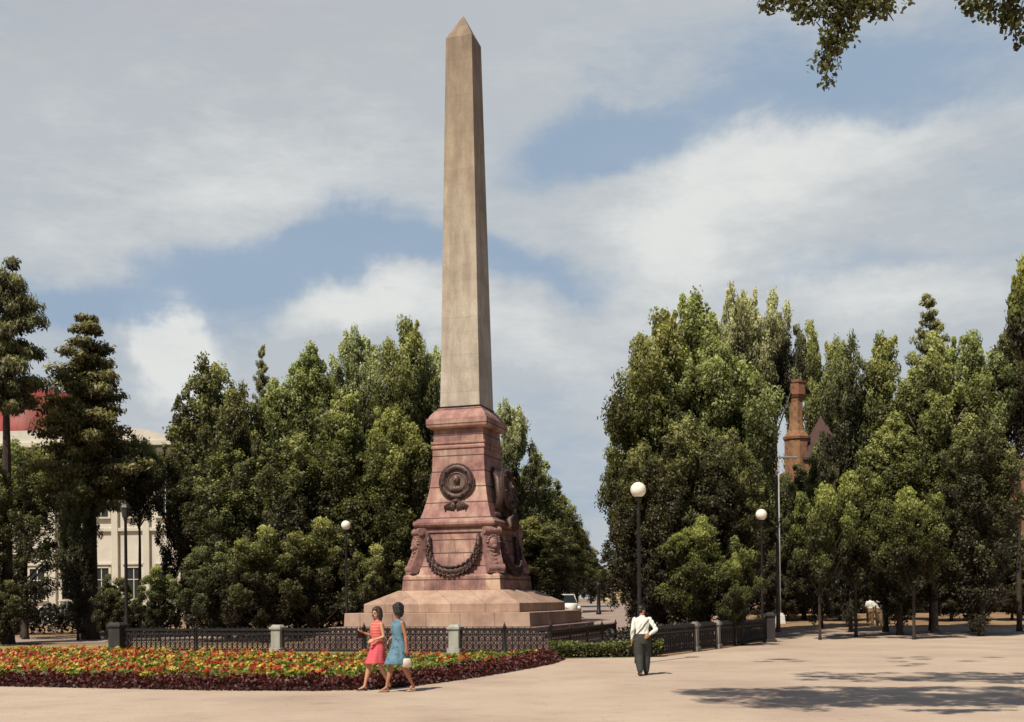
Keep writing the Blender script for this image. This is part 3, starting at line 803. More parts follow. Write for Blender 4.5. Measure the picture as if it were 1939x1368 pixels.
PY = broadleaf('y', 7, 3.0, 3.0, M['leaf_bright'], M['bark'], 18, leaf=.155, peak=.45, seed=25, lobe=.75, dens=11, form=.5, vs=.8)
PT = broadleaf('t', 12, 1.5, 3.0, M['leaf_dark'], M['bark'], 26, leaf=.155, peak=.5, seed=26, lobe=.75, dens=3, form=.5, spiky=2)
PQ = broadleaf('q', 12, 9.7, 3.0, M['leaf_bright'], M['bark'], 14, leaf=.24, peak=.5, seed=27, lobe=.8, dens=11, form=.5, spiky=3)
PH = broadleaf('h', 12, 8.3, 3.0, M['leaf_dark'], M['bark'], 16, leaf=.155, peak=.5, seed=9, lobe=.95, dens=12, form=.5)
PK = broadleaf('k', 12, 9.2, 3.0, M['leaf_pale'], M['bark_pale'], 14, leaf=.155, peak=.5, seed=10, lobe=.85, dens=10, form=.5, spiky=4)
PO = broadleaf('o', 12, 7.6, 3.0, M['leaf_pale'], M['bark'], 13, leaf=.155, peak=.5, seed=22, lobe=.75, dens=8, form=.5)
CA = conifer('ca', 12, 5.2, 3.0, M['needle'], M['bark'], 15, 1, nb0=7, trk=.03)
CT = conifer('ct', 12, 7.4, 3.0, M['needle'], M['bark'], 12, 11, nb0=8, power=.42, trk=.03)
CB = conifer('cb', 12, 1.5, 3.0, M['leaf_pale'], M['bark'], 30, 2, leaf=.15, ragged=.55, up=.55, power=.85, nb0=6, pad=.72)

def T(proto, px, top, dist, w, label, name='broadleaf_tree', cat='tree', group=None, rz=None):
    return tree(proto, name, px, top, dist, w, label, cat, group, rz)
GL = 'trees behind the fence left of the obelisk'; GR = 'trees of the garden right of the street'
GA = 'avenue trees receding behind the pedestal'; GB = 'far trees filling the background'
# left
T(CT, 8, 500, 50, 165, 'tall dark pine cut off by the left edge of the photo', 'pine_tree', rz=1.0)
T(CA, 165, 592, 54, 235, 'lone dark spruce with a pointed top before the pale building', 'spruce_tree', rz=.4)
T(PH, 40, 850, 57, 150, 'high crowned dark tree below the red roof', group=GL)
T(PH, 175, 800, 58, 170, 'high crowned dark tree behind the pointed spruce', group=GL)
T(PH, 262, 842, 56, 120, 'small high crowned tree under the pale cornice', group=GL)
T(PC, -30, 850, 49, 130, 'dark tree filling the left edge under the pine', group=GL)
T(PT, 45, 850, 55, 190, 'thin leaved tree before the pale building at the left edge', group=GL)
T(PC, 145, 905, 53, 85, 'narrow dark tree at the foot of the pointed spruce', group=GL)
T(PC, 395, 694, 60, 190, 'round dark tree just right of the pointed spruce', group=GL)
T(PC, 452, 745, 56, 150, 'rounded dark tree left of the thin leading shoot', group=GL)
T(CB, 495, 652, 62, 95, 'thin spire of a young tree sticking up above the left trees', 'larch_tree')
T(PF, 520, 735, 58, 150, 'loose green tree below the thin spire', group=GL)
T(PA, 592, 662, 58, 190, 'bushy tree whose crown top is flat, left group', group=GL)
T(PD, 680, 632, 60, 150, 'pale leaved poplar with a bright sunlit top left of the obelisk', 'poplar_tree', group=GL)
T(PB, 762, 604, 57, 150, 'highest tree of the left group, close beside the obelisk', group=GL)
T(PD, 815, 655, 58, 120, 'sunlit tree whose crown touches the left edge of the obelisk', 'poplar_tree', group=GL)
T(PA, 650, 745, 53, 200, 'dark full tree in front of the pale poplar', group=GL)
T(PC, 560, 830, 52, 200, 'dark lower tree above the left lamp, farther left', group=GL)
T(PA, 745, 780, 52, 190, 'dark tree directly left of the pedestal', group=GL)
T(PC, 430, 850, 53, 190, 'dark lower tree midway between spruce and lamp', group=GL)
T(PC, 352, 800, 60, 110, 'smaller dark tree filling the gap right of the spruce', group=GL)
T(PC, 1452, 880, 72, 150, 'dark tree behind the tall pale mast', group=GR)
T(PC, 1520, 905, 73, 150, 'dark tree behind the brick turret foot', group=GR)
GU = 'small shrubby trees along the fence'
for i, (px, top, d, w, pr, lb) in enumerate((
    (705, 1035, 49, 130, PG, 'olive bush left of the granite plinth'),
    (600, 985, 49.5, 170, PG, 'broad shrub left of the globe lamp'),
    (495, 1000, 49, 170, PG, 'olive green bush above the first stone post'),
    (400, 1030, 50, 150, PS, 'dark shrub left of the olive bush'),
    (300, 1075, 51, 100, PG, 'small loose tree right of the black lantern post'),
    (215, 1090, 51, 90, PS, 'low shrub between the spruce and the black lantern post'),
    (5, 1095, 48, 90, PS, 'dark low shrub at the left edge'))):
    T(pr, px, top, d, w, lb, 'shrub', 'shrub', GU)
for i, (px, top, d, w, pr, lb) in enumerate((
    (968, 765, 60, 120, PD, 'sunlit avenue tree rising right of the pedestal'),
    (1010, 872, 70, 130, PV, 'second avenue tree right of the pedestal'),
    (1052, 938, 88, 120, PV, 'third avenue tree with a rounded crown'),
    (1090, 990, 104, 95, PA, 'fourth avenue tree, smaller in the distance'),
    (1118, 1040, 125, 70, PC, 'fifth avenue tree, small in the distance'),
    (1196, 985, 80, 85, PC, 'avenue tree on the right side of the street'),
    (1183, 1048, 112, 48, PC, 'smaller avenue tree on the right side of the street'),
    (1143, 1080, 150, 50, PC, 'farthest avenue tree at the end of the street'),
    (905, 900, 60, 170, PC, 'dark avenue tree mostly hidden by the pedestal'),
    (1012, 985, 58, 190, PC, 'dark avenue tree beside the pedestal base at right'))):
    T(pr, px, top, d, w, lb, 'avenue_tree', 'tree', GA)
for (px, top, d, w, pr, nm, lb) in (
    (1245, 590, 50, 200, PB, 'poplar_tree', 'leftmost tall tree of the right garden, beside the street'),
    (1205, 715, 51, 150, PF, 'broadleaf_tree', 'lower bright edged tree leaning over the street'),
    (1310, 566, 51, 210, PA, 'broadleaf_tree', 'tall dense tree second from the street in the right garden'),
    (1402, 548, 53, 145, PD, 'poplar_tree', 'highest poplar of the right garden with silvery top'),
    (1365, 650, 49, 210, PB, 'broadleaf_tree', 'dark tree below the two tallest of the right garden'),
    (1468, 592, 55, 125, PK, 'poplar_tree', 'thin crowned poplar left of the brick turret'),
    (1606, 655, 54, 130, PC, 'broadleaf_tree', 'dark tree just right of the brick turret'),
    (1672, 640, 54, 170, PA, 'broadleaf_tree', 'rounded tree between the turret and the spired tree'),
    (1760, 553, 55, 190, CB, 'larch_tree', 'larch with a feathery spire in the right half'),
    (1765, 650, 52, 210, PF, 'broadleaf_tree', 'broad tree below the feathery spire'),
    (1845, 630, 53, 180, PB, 'broadleaf_tree', 'tree second from the right edge'),
    (1925, 640, 53, 160, PH, 'broadleaf_tree', 'dark tree at the right edge'),
    (1215, 850, 47, 150, PC, 'broadleaf_tree', 'dark tree right of the street behind the largest lamp globe'),
    (1300, 800, 46, 190, PC, 'broadleaf_tree', 'dark tree over the bright young tree'),
    (1385, 830, 46.5, 150, PC, 'broadleaf_tree', 'dark tree left of the tall pale mast'),
    (1855, 790, 48, 190, PC, 'broadleaf_tree', 'thick trunked dark tree at far right of the garden'),
    (1700, 790, 50, 190, PA, 'broadleaf_tree', 'olive tree behind the group of distant people')):
    T(pr, px, top, d, w, lb, nm, 'tree', GR)
for (px, top, d, w, pr, lb) in (
    (1330, 990, 41, 180, PE, 'bright green young tree behind the garden fence'),
    (1392, 1055, 40.5, 90, PE, 'short bright bush left of the right globe lamp'),
    (1550, 925, 45.5, 140, PY, 'young tree with a thin trunk right of the pale mast'),
    (1618, 900, 48, 165, PY, 'yellow green young tree with low crown behind the path'),
    (1728, 930, 45, 170, PY, 'young tree with a thin trunk right of the distant people'),
    (1490, 1010, 70, 110, PS, 'dark shrub behind the pale mast'),
    (1590, 1040, 70, 130, PS, 'dark shrub between the two thin trunked young trees'),
    (1700, 1040, 71, 150, PS, 'dark shrub behind the distant people'),
    (1800, 1010, 68, 170, PS, 'dark shrub behind the thick trunk'),
    (1915, 1020, 68, 150, PS, 'dark shrub at the right edge under the brick wall')):
    T(pr, px, top, d, w, lb, 'young_tree', 'tree', 'young trees in the right garden')
T(PC, 1552, 850, 60, 120, 'dark tree hiding the foot of the brick turret', group=GR)
T(PF, 1532, 628, 100, 120, 'loose crowned tree rising behind the brick turret', group=GR)
T(PA, 1580, 650, 101, 120, 'rounded tree rising right of the brick turret, behind the dark roof', group=GR)
T(PQ, 1990, 518, 30, 165, 'near tree whose bright crown pokes in at the right edge below the sky', 'broadleaf_tree')
for i, (px, top) in enumerate(((410,880),(480,860),(560,800),(640,790),(720,800),(800,780),(860,850),(1215,850),(1270,800),(1340,780),(1400,800),(1640,860),(1700,820),(1780,820),(1850,830))):
    T(PC if i % 2 else PA, px, top, 80+(i*7) % 9, 150, 'dark far tree seen only between nearer crowns', 'distant_tree', 'tree', GB)
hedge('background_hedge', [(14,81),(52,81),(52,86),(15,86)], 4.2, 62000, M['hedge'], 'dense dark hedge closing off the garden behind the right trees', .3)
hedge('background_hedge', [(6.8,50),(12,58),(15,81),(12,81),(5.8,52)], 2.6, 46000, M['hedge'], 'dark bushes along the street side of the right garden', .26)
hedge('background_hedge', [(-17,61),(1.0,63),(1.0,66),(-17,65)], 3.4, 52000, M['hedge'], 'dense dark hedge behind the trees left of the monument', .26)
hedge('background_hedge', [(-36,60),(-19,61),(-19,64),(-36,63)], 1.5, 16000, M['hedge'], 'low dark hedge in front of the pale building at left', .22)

# overhanging tree: trunk out of the picture at right, limbs reach over the square
ov = empty('overhanging_tree', (10.2,13.2,0), 0, 'leafy branches hanging into the sky at the top right corner', 'tree')
def loc(p): return Vector(p)-Vector((10.2,13.2,0))
m = MB(); m.tube([loc((10.2,13.2,-.1)), loc((10.1,13.1,3)), loc((9.8,13.1,7)), loc((9.4,13,11)), loc((9,13,14.5))], [.42,.32,.26,.17,.05], 12)
limbs = [[(9.8,13.1,6.8),(7.5,12.6,8.9),(4.5,12.2,9.7),(1.5,12.0,10.1),(-.8,11.8,10.2)],
         [(9.7,13.1,7.6),(7.6,14.6,10.4),(5.2,15.8,11.6),(2.8,16.5,12.0)],
         [(9.6,13.1,8.6),(9.4,15.5,11.0),(9.3,17.5,12.2)],
         [(9.6,13.1,8.0),(8.0,11.8,9.6),(6.2,11.4,9.6),(4.6,11.3,9.5)],
         [(9.5,13,9.5),(10.8,11,11.5),(11.5,9,12.5)],[(9.5,13,9.2),(12,14,11.5),(14,15,12.3)]]
Cl = []
for L in limbs:
    m.tube([loc(p) for p in L], [.13,.09,.06,.03,.012][:len(L)], 7)
    for a, b in zip(L[1:], L[2:]) if len(L) > 3 else zip(L, L[1:]):
        for k in range(9):
            t = rng.random(); q = Vector(a).lerp(Vector(b), t)+Vector((rng.normal()*.35, rng.normal()*.42, abs(rng.normal())*.30+.12))
            Cl.append(q)
m.build('trunk', M['bark_pale'], ov, smooth=True)
SH = []
for (x0,x1,y0,y1,n_) in ((1300,1700,1306,1330,70),(1480,2150,1302,1336,230),(1520,2150,1274,1288,85),(1420,1520,1248,1254,5),(1640,1900,1240,1262,8)):
    for _ in range(n_):
        g = onground(x0+(x1-x0)*rng.random(), y0+(y1-y0)*rng.random())
        z = (2.2+.55*g[1])/(1+.54*.835/math.tan(EL))+.25+1.0*rng.random(); k = z/math.tan(EL)
        SH.append(Vector((g[0]-.55*k, g[1]-.835*k, z)))
def rayline(px0,py0,px1,py1,y,n,spread):
    a = at(px0,py0,y); b = at(px1,py1,y)
    return [a.lerp(b, (i+.5)/n)+Vector((rng.normal()*spread, rng.normal()*spread, rng.normal()*spread*.8)) for i in range(n)]
small = []
for args in ((1440,-5,1700,2,12.2,34,.07),(1500,15,1600,22,12.2,12,.06),(1600,12,1665,18,12.2,9,.06),(1590,10,1575,90,12.2,16,.06),(1575,60,1562,150,12.2,15,.035),
             (1612,10,1598,92,12.2,11,.05),(1455,0,1455,22,12.2,3,.03),(1680,10,1668,28,12.2,3,.03),
             (1830,-2,1850,22,12.0,5,.04),(1860,-5,1940,10,12.0,14,.08),(1905,10,1925,62,12.0,8,.05),(1860,10,1868,32,12.0,3,.03),(1938,20,1945,75,12.0,7,.05)):
    small += rayline(*args)
# twigs carrying the sprays
m = MB()
for (a, b, y) in (((1600,-30),(1563,150),12.2),((1620,-30),(1596,95),12.2),((1560,-25),(1505,28),12.2),((1500,-30),(1455,20),12.2),((1650,-20),(1692,40),12.2),((1900,-30),(1925,75),12.0),((1880,-20),(1832,28),12.0)):
    p, q = at(*a, y), at(*b, y)
    m.tube([loc(p), loc(p.lerp(q,.5)+Vector((.03,0,-.04))), loc(q)], [.022,.012,.004], 5)
for p in small[::2]:
    q = p+Vector((rng.normal()*.07, rng.normal()*.07, .16+.12*rng.random())); m.tube([loc(q), loc(q.lerp(p,.5))+Vector((.01,0,-.01)), loc(p)], [.006,.005,.003], 4)
m.build('hanging_twigs', M['bark'], ov)['kind'] = 'stuff'
P1, s1, t1, n1 = clumps([tuple(loc(p)) for p in Cl+SH], .36, 90, .11)
P2, s2, t2, n2_ = clumps([tuple(loc(p)) for p in small], .12, 21, .06)
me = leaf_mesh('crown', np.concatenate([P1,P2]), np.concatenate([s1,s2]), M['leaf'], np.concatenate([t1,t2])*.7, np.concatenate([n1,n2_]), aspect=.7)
o = bpy.data.objects.new('crown', me); COL.objects.link(o); o.parent = ov

# ------------------------------------------------------------------ BUILDINGS
M['plaster'] = simple('pale_plaster', (.60,.57,.50), .85, 0, .12, .7)
M['plaster_trim'] = simple('white_trim', (.60,.57,.48), .8, 0, .08, 1)
t = NT('red_roof'); tc = t.node('ShaderNodeTexCoord'); sx = t.node('ShaderNodeSeparateXYZ'); t.link(tc.outputs['Object'], sx.inputs[0])
seam = t.math('GREATER_THAN', t.math('ABSOLUTE', t.math('SUBTRACT', t.math('FRACT', t.math('MULTIPLY', sx.outputs[0], 1.6)), .5)), .46)
col = t.ramp(t.noise(.6, 5), [(.3, (.16,.02,.017)), (.7, (.29,.04,.03))]); col = t.mix(seam, col, (.12,.015,.012))
t.link(col, t.b.inputs['Base Color']); t.b.inputs['Roughness'].default_value = .6; M['redroof'] = t.m
t = NT('museum_brick'); tc = t.node('ShaderNodeTexCoord'); br = t.node('ShaderNodeTexBrick')
mp = t.node('ShaderNodeMapping'); mp.inputs['Rotation'].default_value = (PI/2,0,0); t.link(tc.outputs['Object'], mp.inputs[0]); t.link(mp.outputs[0], br.inputs['Vector'])
br.inputs['Color1'].default_value = (.20,.075,.045,1); br.inputs['Color2'].default_value = (.29,.12,.065,1); br.inputs['Mortar'].default_value = (.32,.22,.15,1)
br.inputs['Scale'].default_value = 3.0; br.inputs['Mortar Size'].default_value = .012
t.link(t.mix(.4, br.outputs[0], t.ramp(t.noise(1.2, 4), [(.3,(.6,.55,.5)),(.7,(1.1,1.05,1))]), 'MULTIPLY'), t.b.inputs['Base Color']); t.b.inputs['Roughness'].default_value = .85; M['brick'] = t.m
M['brick_trim'] = simple('ochre_trim', (.24,.125,.062), .85, 0, .45, 3)
M['dark_roof'] = simple('dark_red_roof', (.075,.035,.028), .7, 0, .3, 1)

def window(parent, x, z, w, h, y, arch=False):
    """frame set in front of a dark reveal; sash bars and pane as sub-parts; y = wall face (outward is -y)"""
    m = MB()
    for sx in (-1,1): m.box((x+sx*(w/2+.09), y-.06, z+h/2), (.18,.12,h+.36))
    m.box((x, y-.07, z+h+.10), (w-.004,.14,.2)); m.box((x, y-.12, z-.10), (w+.5,.24,.12)); m.box((x, y-.12, z+h+.29), (w+.56,.24,.10))
    f = m.build('window', M['plaster_trim'] if not arch else M['brick_trim'], parent)
    m = MB(); m.box((x, y-.02, z+h/2), (w,.03,h)); m.build('pane', M['glass'], f)
    m = MB(); m.box((x, y-.05, z+h/2), (.06,.04,h)); m.box((x, y-.052, z+h*.62), (w,.04,.06)); m.build('sash', M['plaster_trim'], f)
    return f
# left: pale two-storey house with a red roof
BY = 84
xl = at(-150,900,BY).x; xr = at(350,900,BY).x; ev = at(200,848,BY).z; zb = hz(0,BY)
bl = empty('pale_building', ((xl+xr)/2, BY, zb), R(-4), 'pale plastered two storey building with a red curved roof behind the spruce', 'building')
W = xr-xl; Hh = ev-zb
m = MB(); m.box((0,7,Hh/2), (W,14,Hh)); m.build('wall', M['plaster'], bl)
m = MB()
m.box((0,6.9,Hh+.18), (W+1.2,15.2,.36)); m.box((0,6.9,Hh-.28), (W+.5,14.6,.22)); m.box((0,6.95,Hh*.52), (W+.3,14.3,.25)); m.box((0,6.95,.5), (W+.25,14.25,1.0))
for i in range(9): m.box((-W/2+.3+(W-.6)*i/8, -.12, Hh*.5-.2), (.5,.24,Hh-.9))
m.build('cornice', M['plaster_trim'], bl, bevel=.02)
nw = 8
for i in range(nw):
    x = -W/2+(W)*(i+.5)/nw
    window(bl, x, 1.6, 1.15, 2.3, 0); window(bl, x, Hh*.52+1.0, 1.15, 2.5, 0)
m = MB(); rise = at(20,728,BY+4).z-zb-Hh-.36
xc = at(10,800,BY).x-(xl+xr)/2; hw = at(135,800,BY).x-at(10,800,BY).x
rings = []
for i in range(9):
    a = PI/2*i/8
    rings.append((xc, 7, Hh+.36+rise*math.sin(a), hw*math.cos(a)**.8+.05, 6.5*math.cos(a)**.8+.05))
m.loft(rings, 40); m.build('roof', M['redroof'], bl, smooth=True)
m = MB(); m.prism([(-W/2-.5,Hh+.37),(W/2+.5,Hh+.37),(W/2-3,Hh+1.3),(-W/2+3,Hh+1.3)], -.4, 14.2); m.build('roof', M['plaster'], bl)
# right: brick museum with a turret
BY = 92; zb = hz(0,BY)
xl = at(1490,900,BY).x; xr = at(2080,900,BY).x; W = xr-xl; ev = at(1700,905,BY).z; Hh = ev-zb
br_ = empty('brick_building', (xl, BY, zb), 0, 'red brick building with a slender turret half hidden by the right trees', 'building')
m = MB(); m.box((W/2,6,Hh/2), (W,12,Hh)); m.build('wall', M['brick'], br_)
m = MB(); m.box((W/2,5.95,Hh+.2), (W+.6,12.7,.4)); m.box((W/2,5.95,Hh-.5), (W+.3,12.3,.2)); m.box((W/2,5.95,Hh*.5), (W+.3,12.3,.25)); m.build('cornice', M['brick_trim'], br_)
for i in range(9):
    window(br_, W*(i+.6)/9.4, 1.6, 1.2, 2.4, 0, True); window(br_, W*(i+.6)/9.4, Hh*.5+.9, 1.2, 2.3, 0, True)
for i in range(10):
    m = MB(); x = W*i/9.4+.35; m.box((x,-.14,Hh/2), (.5,.28,Hh-.02)); m.build('pilaster', M['brick_trim'], br_)
# dark hipped roof
m = MB(); m.add([(-.2,-.2,Hh+.41),(W+.2,-.2,Hh+.41),(W+.2,12.2,Hh+.41),(-.2,12.2,Hh+.41),(4,6,Hh+2.6),(W-4,6,Hh+2.6)], [(0,1,5,4),(1,2,5),(2,3,4,5),(3,0,4)]); m.build('roof', M['dark_roof'], br_)
# pyramid over the corner bay
x0 = at(1560,880,BY).x-xl; top = at(1560,785,BY).z-zb
m = MB(); m.box((x0,.9,Hh+.7),(3.4,2.6,1.6)); m.build('gable', M['brick'], br_)
m = MB(); m.box((x0,.9,Hh+1.6),(3.8,3.0,.2)); m.add([(x0-1.8,-.5,Hh+1.71),(x0+1.8,-.5,Hh+1.71),(x0+1.8,2.3,Hh+1.71),(x0-1.8,2.3,Hh+1.71),(x0,.9,top)], [(0,1,4),(1,2,4),(2,3,4),(3,0,4)]); m.build('gable_roof', M['dark_roof'], br_)
# turret
x1 = at(1511,880,BY).x-xl; tz = at(1511,720,BY).z-zb; k = BY/F
m = MB(); Q = Matrix.Translation((x1,.4,0))
w0 = 17*k
m.lathe([(w0*1.35,Hh-1),(w0*1.35,tz-4.6),(w0*.95,tz-4.2),(w0*.78,tz-3.6),(w0*.72,tz-1.8),(w0*.85,tz-1.4)], 8, M=Q); m.build('turret', M['brick_trim'], br_)
m = MB()
m.lathe([(w0*1.5,tz-4.9),(w0*1.55,tz-4.7),(w0*1.3,tz-4.55)], 8, M=Q); m.build('turret_moulding', M['brick'], br_); m = MB(); m.lathe([(w0*.9,tz-1.45),(w0*1.1,tz-1.2),(w0*1.1,tz-.3),(w0*1.22,tz-.22),(w0*1.22,tz)], 8, M=Q)
m.build('turret_cap', M['brick'], br_)
# pale yellow house closing the street
BY = 165; zb = hz(0,BY); a = at(1140,1078,BY); b = at(1205,1078,BY); W = b.x-a.x; Hh = a.z-zb
hs = empty('yellow_house', (a.x, BY, zb), 0, 'small pale yellow house glimpsed at the far end of the street', 'building')
m = MB(); m.box((W/2,3,Hh/2), (W,6,Hh)); m.build('wall', simple('yellow_plaster', (.60,.50,.26), .85), hs)
m = MB(); m.prism([(-.4,Hh),(W+.4,Hh),(W/2,Hh+1.5)], -.4, 6.4); m.build('roof', M['plaster_trim'], hs)
for i in range(2): window(hs, W*(i+.5)/2, 1.2, .9, 1.4, 0)

# ------------------------------------------------------------------ CAR
cp = at(1066,1133,80); cxw = cp.x
car = empty('parked_car', (cxw,80,hz(0,80)), R(12), 'small white car seen end on in the street beyond the plinth', 'car')
M['carpaint'] = simple('white_car_paint', (.75,.74,.7), .25, 0, .03)
car.scale = (1.15,)*3
m = MB(); m.loft([(0,0,.28,.74,2.0),(0,0,.5,.80,2.1),(0,0,.78,.80,2.08),(0,0,.9,.74,1.95)], 32); o_ = m.build('body', M['carpaint'], car, smooth=True)
m = MB(); m.box((0,.1,1.14),(1.36,2.1,.5),taper=.78); m.build('window_band', M['glass'], car, bevel=.06)
m = MB(); m.box((0,.1,1.42),(1.12,1.6,.07)); 
for sx in (-1,1):
    for sy in (-.85,1.05): m.tube([(sx*.66,sy,.9),(sx*.55,sy*.8+.02,1.41)], .035, 6)
m.build('roof', M['carpaint'], car, bevel=.02)
for sx in (-1,1):
    for sy in (-1.25,1.25):
        m = MB(); m.tube([(sx*.78,sy,.3),(sx*.58,sy,.3)], .3, 16); wv = m.build('wheel', M['tyre'], car)
        m = MB(); m.tube([(sx*.80,sy,.3),(sx*.77,sy,.3)], .16, 12); m.build('rim', M['steel'], wv)
    m = MB(); m.ball((sx*.5,-2.0,.62), (.11,.08,.11)); m.build('headlight', M['globe'], car, smooth=True)
m = MB(); m.box((0,-2.1,.38),(1.4,.1,.12)); m.build('bumper', M['steel'], car, bevel=.02)

# ------------------------------------------------------------------ PEOPLE
def V(*a): return Vector(a)
def hand(m, wrist, dirv, side, s=1.0, curl=.5, palm=None):
    """palm, four unequal curled fingers, thumb from the side of the palm"""
    d = Vector(dirv).normalized()
    pn = Vector(palm) if palm else Vector((side, 0, 0))      # direction the palm faces
    pn = (pn-d*pn.dot(d)).normalized(); sd = d.cross(pn).normalized()
    L = .085*s
    for i, o in enumerate((-.027,-.009,.009,.027)):
        a = wrist+sd*o*.6*s; b = wrist+d*L+sd*o*s
        m.tube([a, b], [.016*s, .0125*s], 7, caps=True)
        ln = (.062,.074,.07,.055)[i]*s
        k1 = b+d*ln*.45+pn*ln*.18*curl; k2 = k1+d*ln*.3*(1-curl*.4)+pn*ln*.35*curl; k3 = k2+d*ln*.2*(1-curl)+pn*ln*.3*curl
        m.tube([b, k1, k2, k3], [.0105*s,.0095*s,.009*s,.0075*s], 7, caps=True)
    a = wrist+d*.02*s+sd*-.026*s; b = a+d*.035*s-sd*.022*s+pn*.012*s; c = b+d*.03*s-sd*.004*s+pn*.012*s
    m.tube([a,b,c], [.014*s,.012*s,.009*s], 7, caps=True)
def head(m, c, s, turn, tilt=0):
    """skull, jaw, nose, ears, brow, lips; returns the head matrix (face towards local -y)"""
    Q = Matrix.Translation(c) @ Matrix.Rotation(turn, 4, 'Z') @ Matrix.Rotation(tilt, 4, 'X') @ Matrix.Scale(s, 4)
    m.ball((0,.012,.03), (.073,.09,.088), M=Q); m.ball((0,-.03,-.045), (.052,.055,.062), M=Q)
    m.ball((0,-.05,-.085), (.028,.026,.022), M=Q)
    m.tube([(0,-.078,.02),(0,-.101,-.018),(0,-.086,-.028)], [.010,.0155,.010], 8, M=Q, caps=True)
    m.tube([(-.035,-.074,.028),(0,-.084,.03),(.035,-.074,.028)], [.008,.009,.008], 6, M=Q)
    for sx in (-1,1): m.ball((sx*.074,.012,-.002), (.012,.02,.03), M=Q)
    return Q
def face_bits(parent, Q):
    m = MB()
    for sx in (-1,1): m.ball((sx*.029,-.080,.006), (.011,.009,.006), 8, 6, M=Q)
    m.build('eyes', M['eye'], parent, smooth=True)
    m = MB(); m.tube([(-.022,-.083,-.052),(0,-.092,-.050),(.022,-.083,-.052)], [.003,.008,.003], 6, M=Q); m.build('lips', M['lip'], parent, smooth=True)
def limb(m, pts, rad): m.tube(pts, rad, 12, caps=True)
def arm(m, sh, el, wr, s, side, curl=.5, female=True, palm=None):
    k = .86 if female else 1.0
    e1 = sh.lerp(el,.3); e2 = sh.lerp(el,.75); f1 = el.lerp(wr,.25); f2 = el.lerp(wr,.7)
    limb(m, [sh,e1,e2,el], [.052*k,.047*k,.040*k,.036*k]); limb(m, [el,f1,f2,wr], [.036*k,.040*k,.030*k,.024*k])
    hand(m, wr, wr-el, side, .95 if female else 1.05, curl, palm)
def leg(m, hp, kn, an, toe, female=True):
    k = .92 if female else 1
    limb(m, [hp, hp.lerp(kn,.35), hp.lerp(kn,.8), kn], [.088*k,.080*k,.058*k,.053*k])
    c = kn.lerp(an,.3)
    bk = Vector((0,.012,0))
    limb(m, [kn, c+bk, kn.lerp(an,.72), an], [.052*k,.057*k,.037*k,.032*k])
    heel = an+(an-toe).normalized()*.03; heel.z = max(toe.z, an.z-.05)
    limb(m, [an, V(an.x,an.y,an.z-.02).lerp(toe,.5), toe], [.034*k,.032*k,.022*k]); limb(m, [an, heel], [.03*k,.028*k])
def torso(m, j, female=True, grow=0.0, zmin=0):
    """elliptical loft through pelvis, waist, chest, shoulders; j = dict with z levels and centre offsets"""
    k = .88 if female else 1.0; g = grow
    w = j['waist_w'] if 'waist_w' in j else (.115 if female else .145)
    lean = j.get('lean', 0)
    def c(z): return lean*(z-.95)
    rows = [(.80,.14,.10),(.86,.165,.115),(.93,.165,.118),(1.0,.14,.105),(1.08,w,.092),(1.18,.135*k+.01,.10),(1.28,.155*k+.005,.112),(1.36,.160*k,.100),(1.41,.135*k,.075),(1.44,.075,.058)]
    if female: rows = [(z,a*.96+(0.006 if z<1 else 0),b*.98+(.02 if 1.22<z<1.34 else 0)) for z,a,b in rows]
    m.loft([(0,c(z),z,a+g,b+g) for z,a,b in rows if z >= zmin], 24)
def finish(m, name, mat, parent, vox, sm=3): return m.remesh(name, mat, parent, vox, sm)

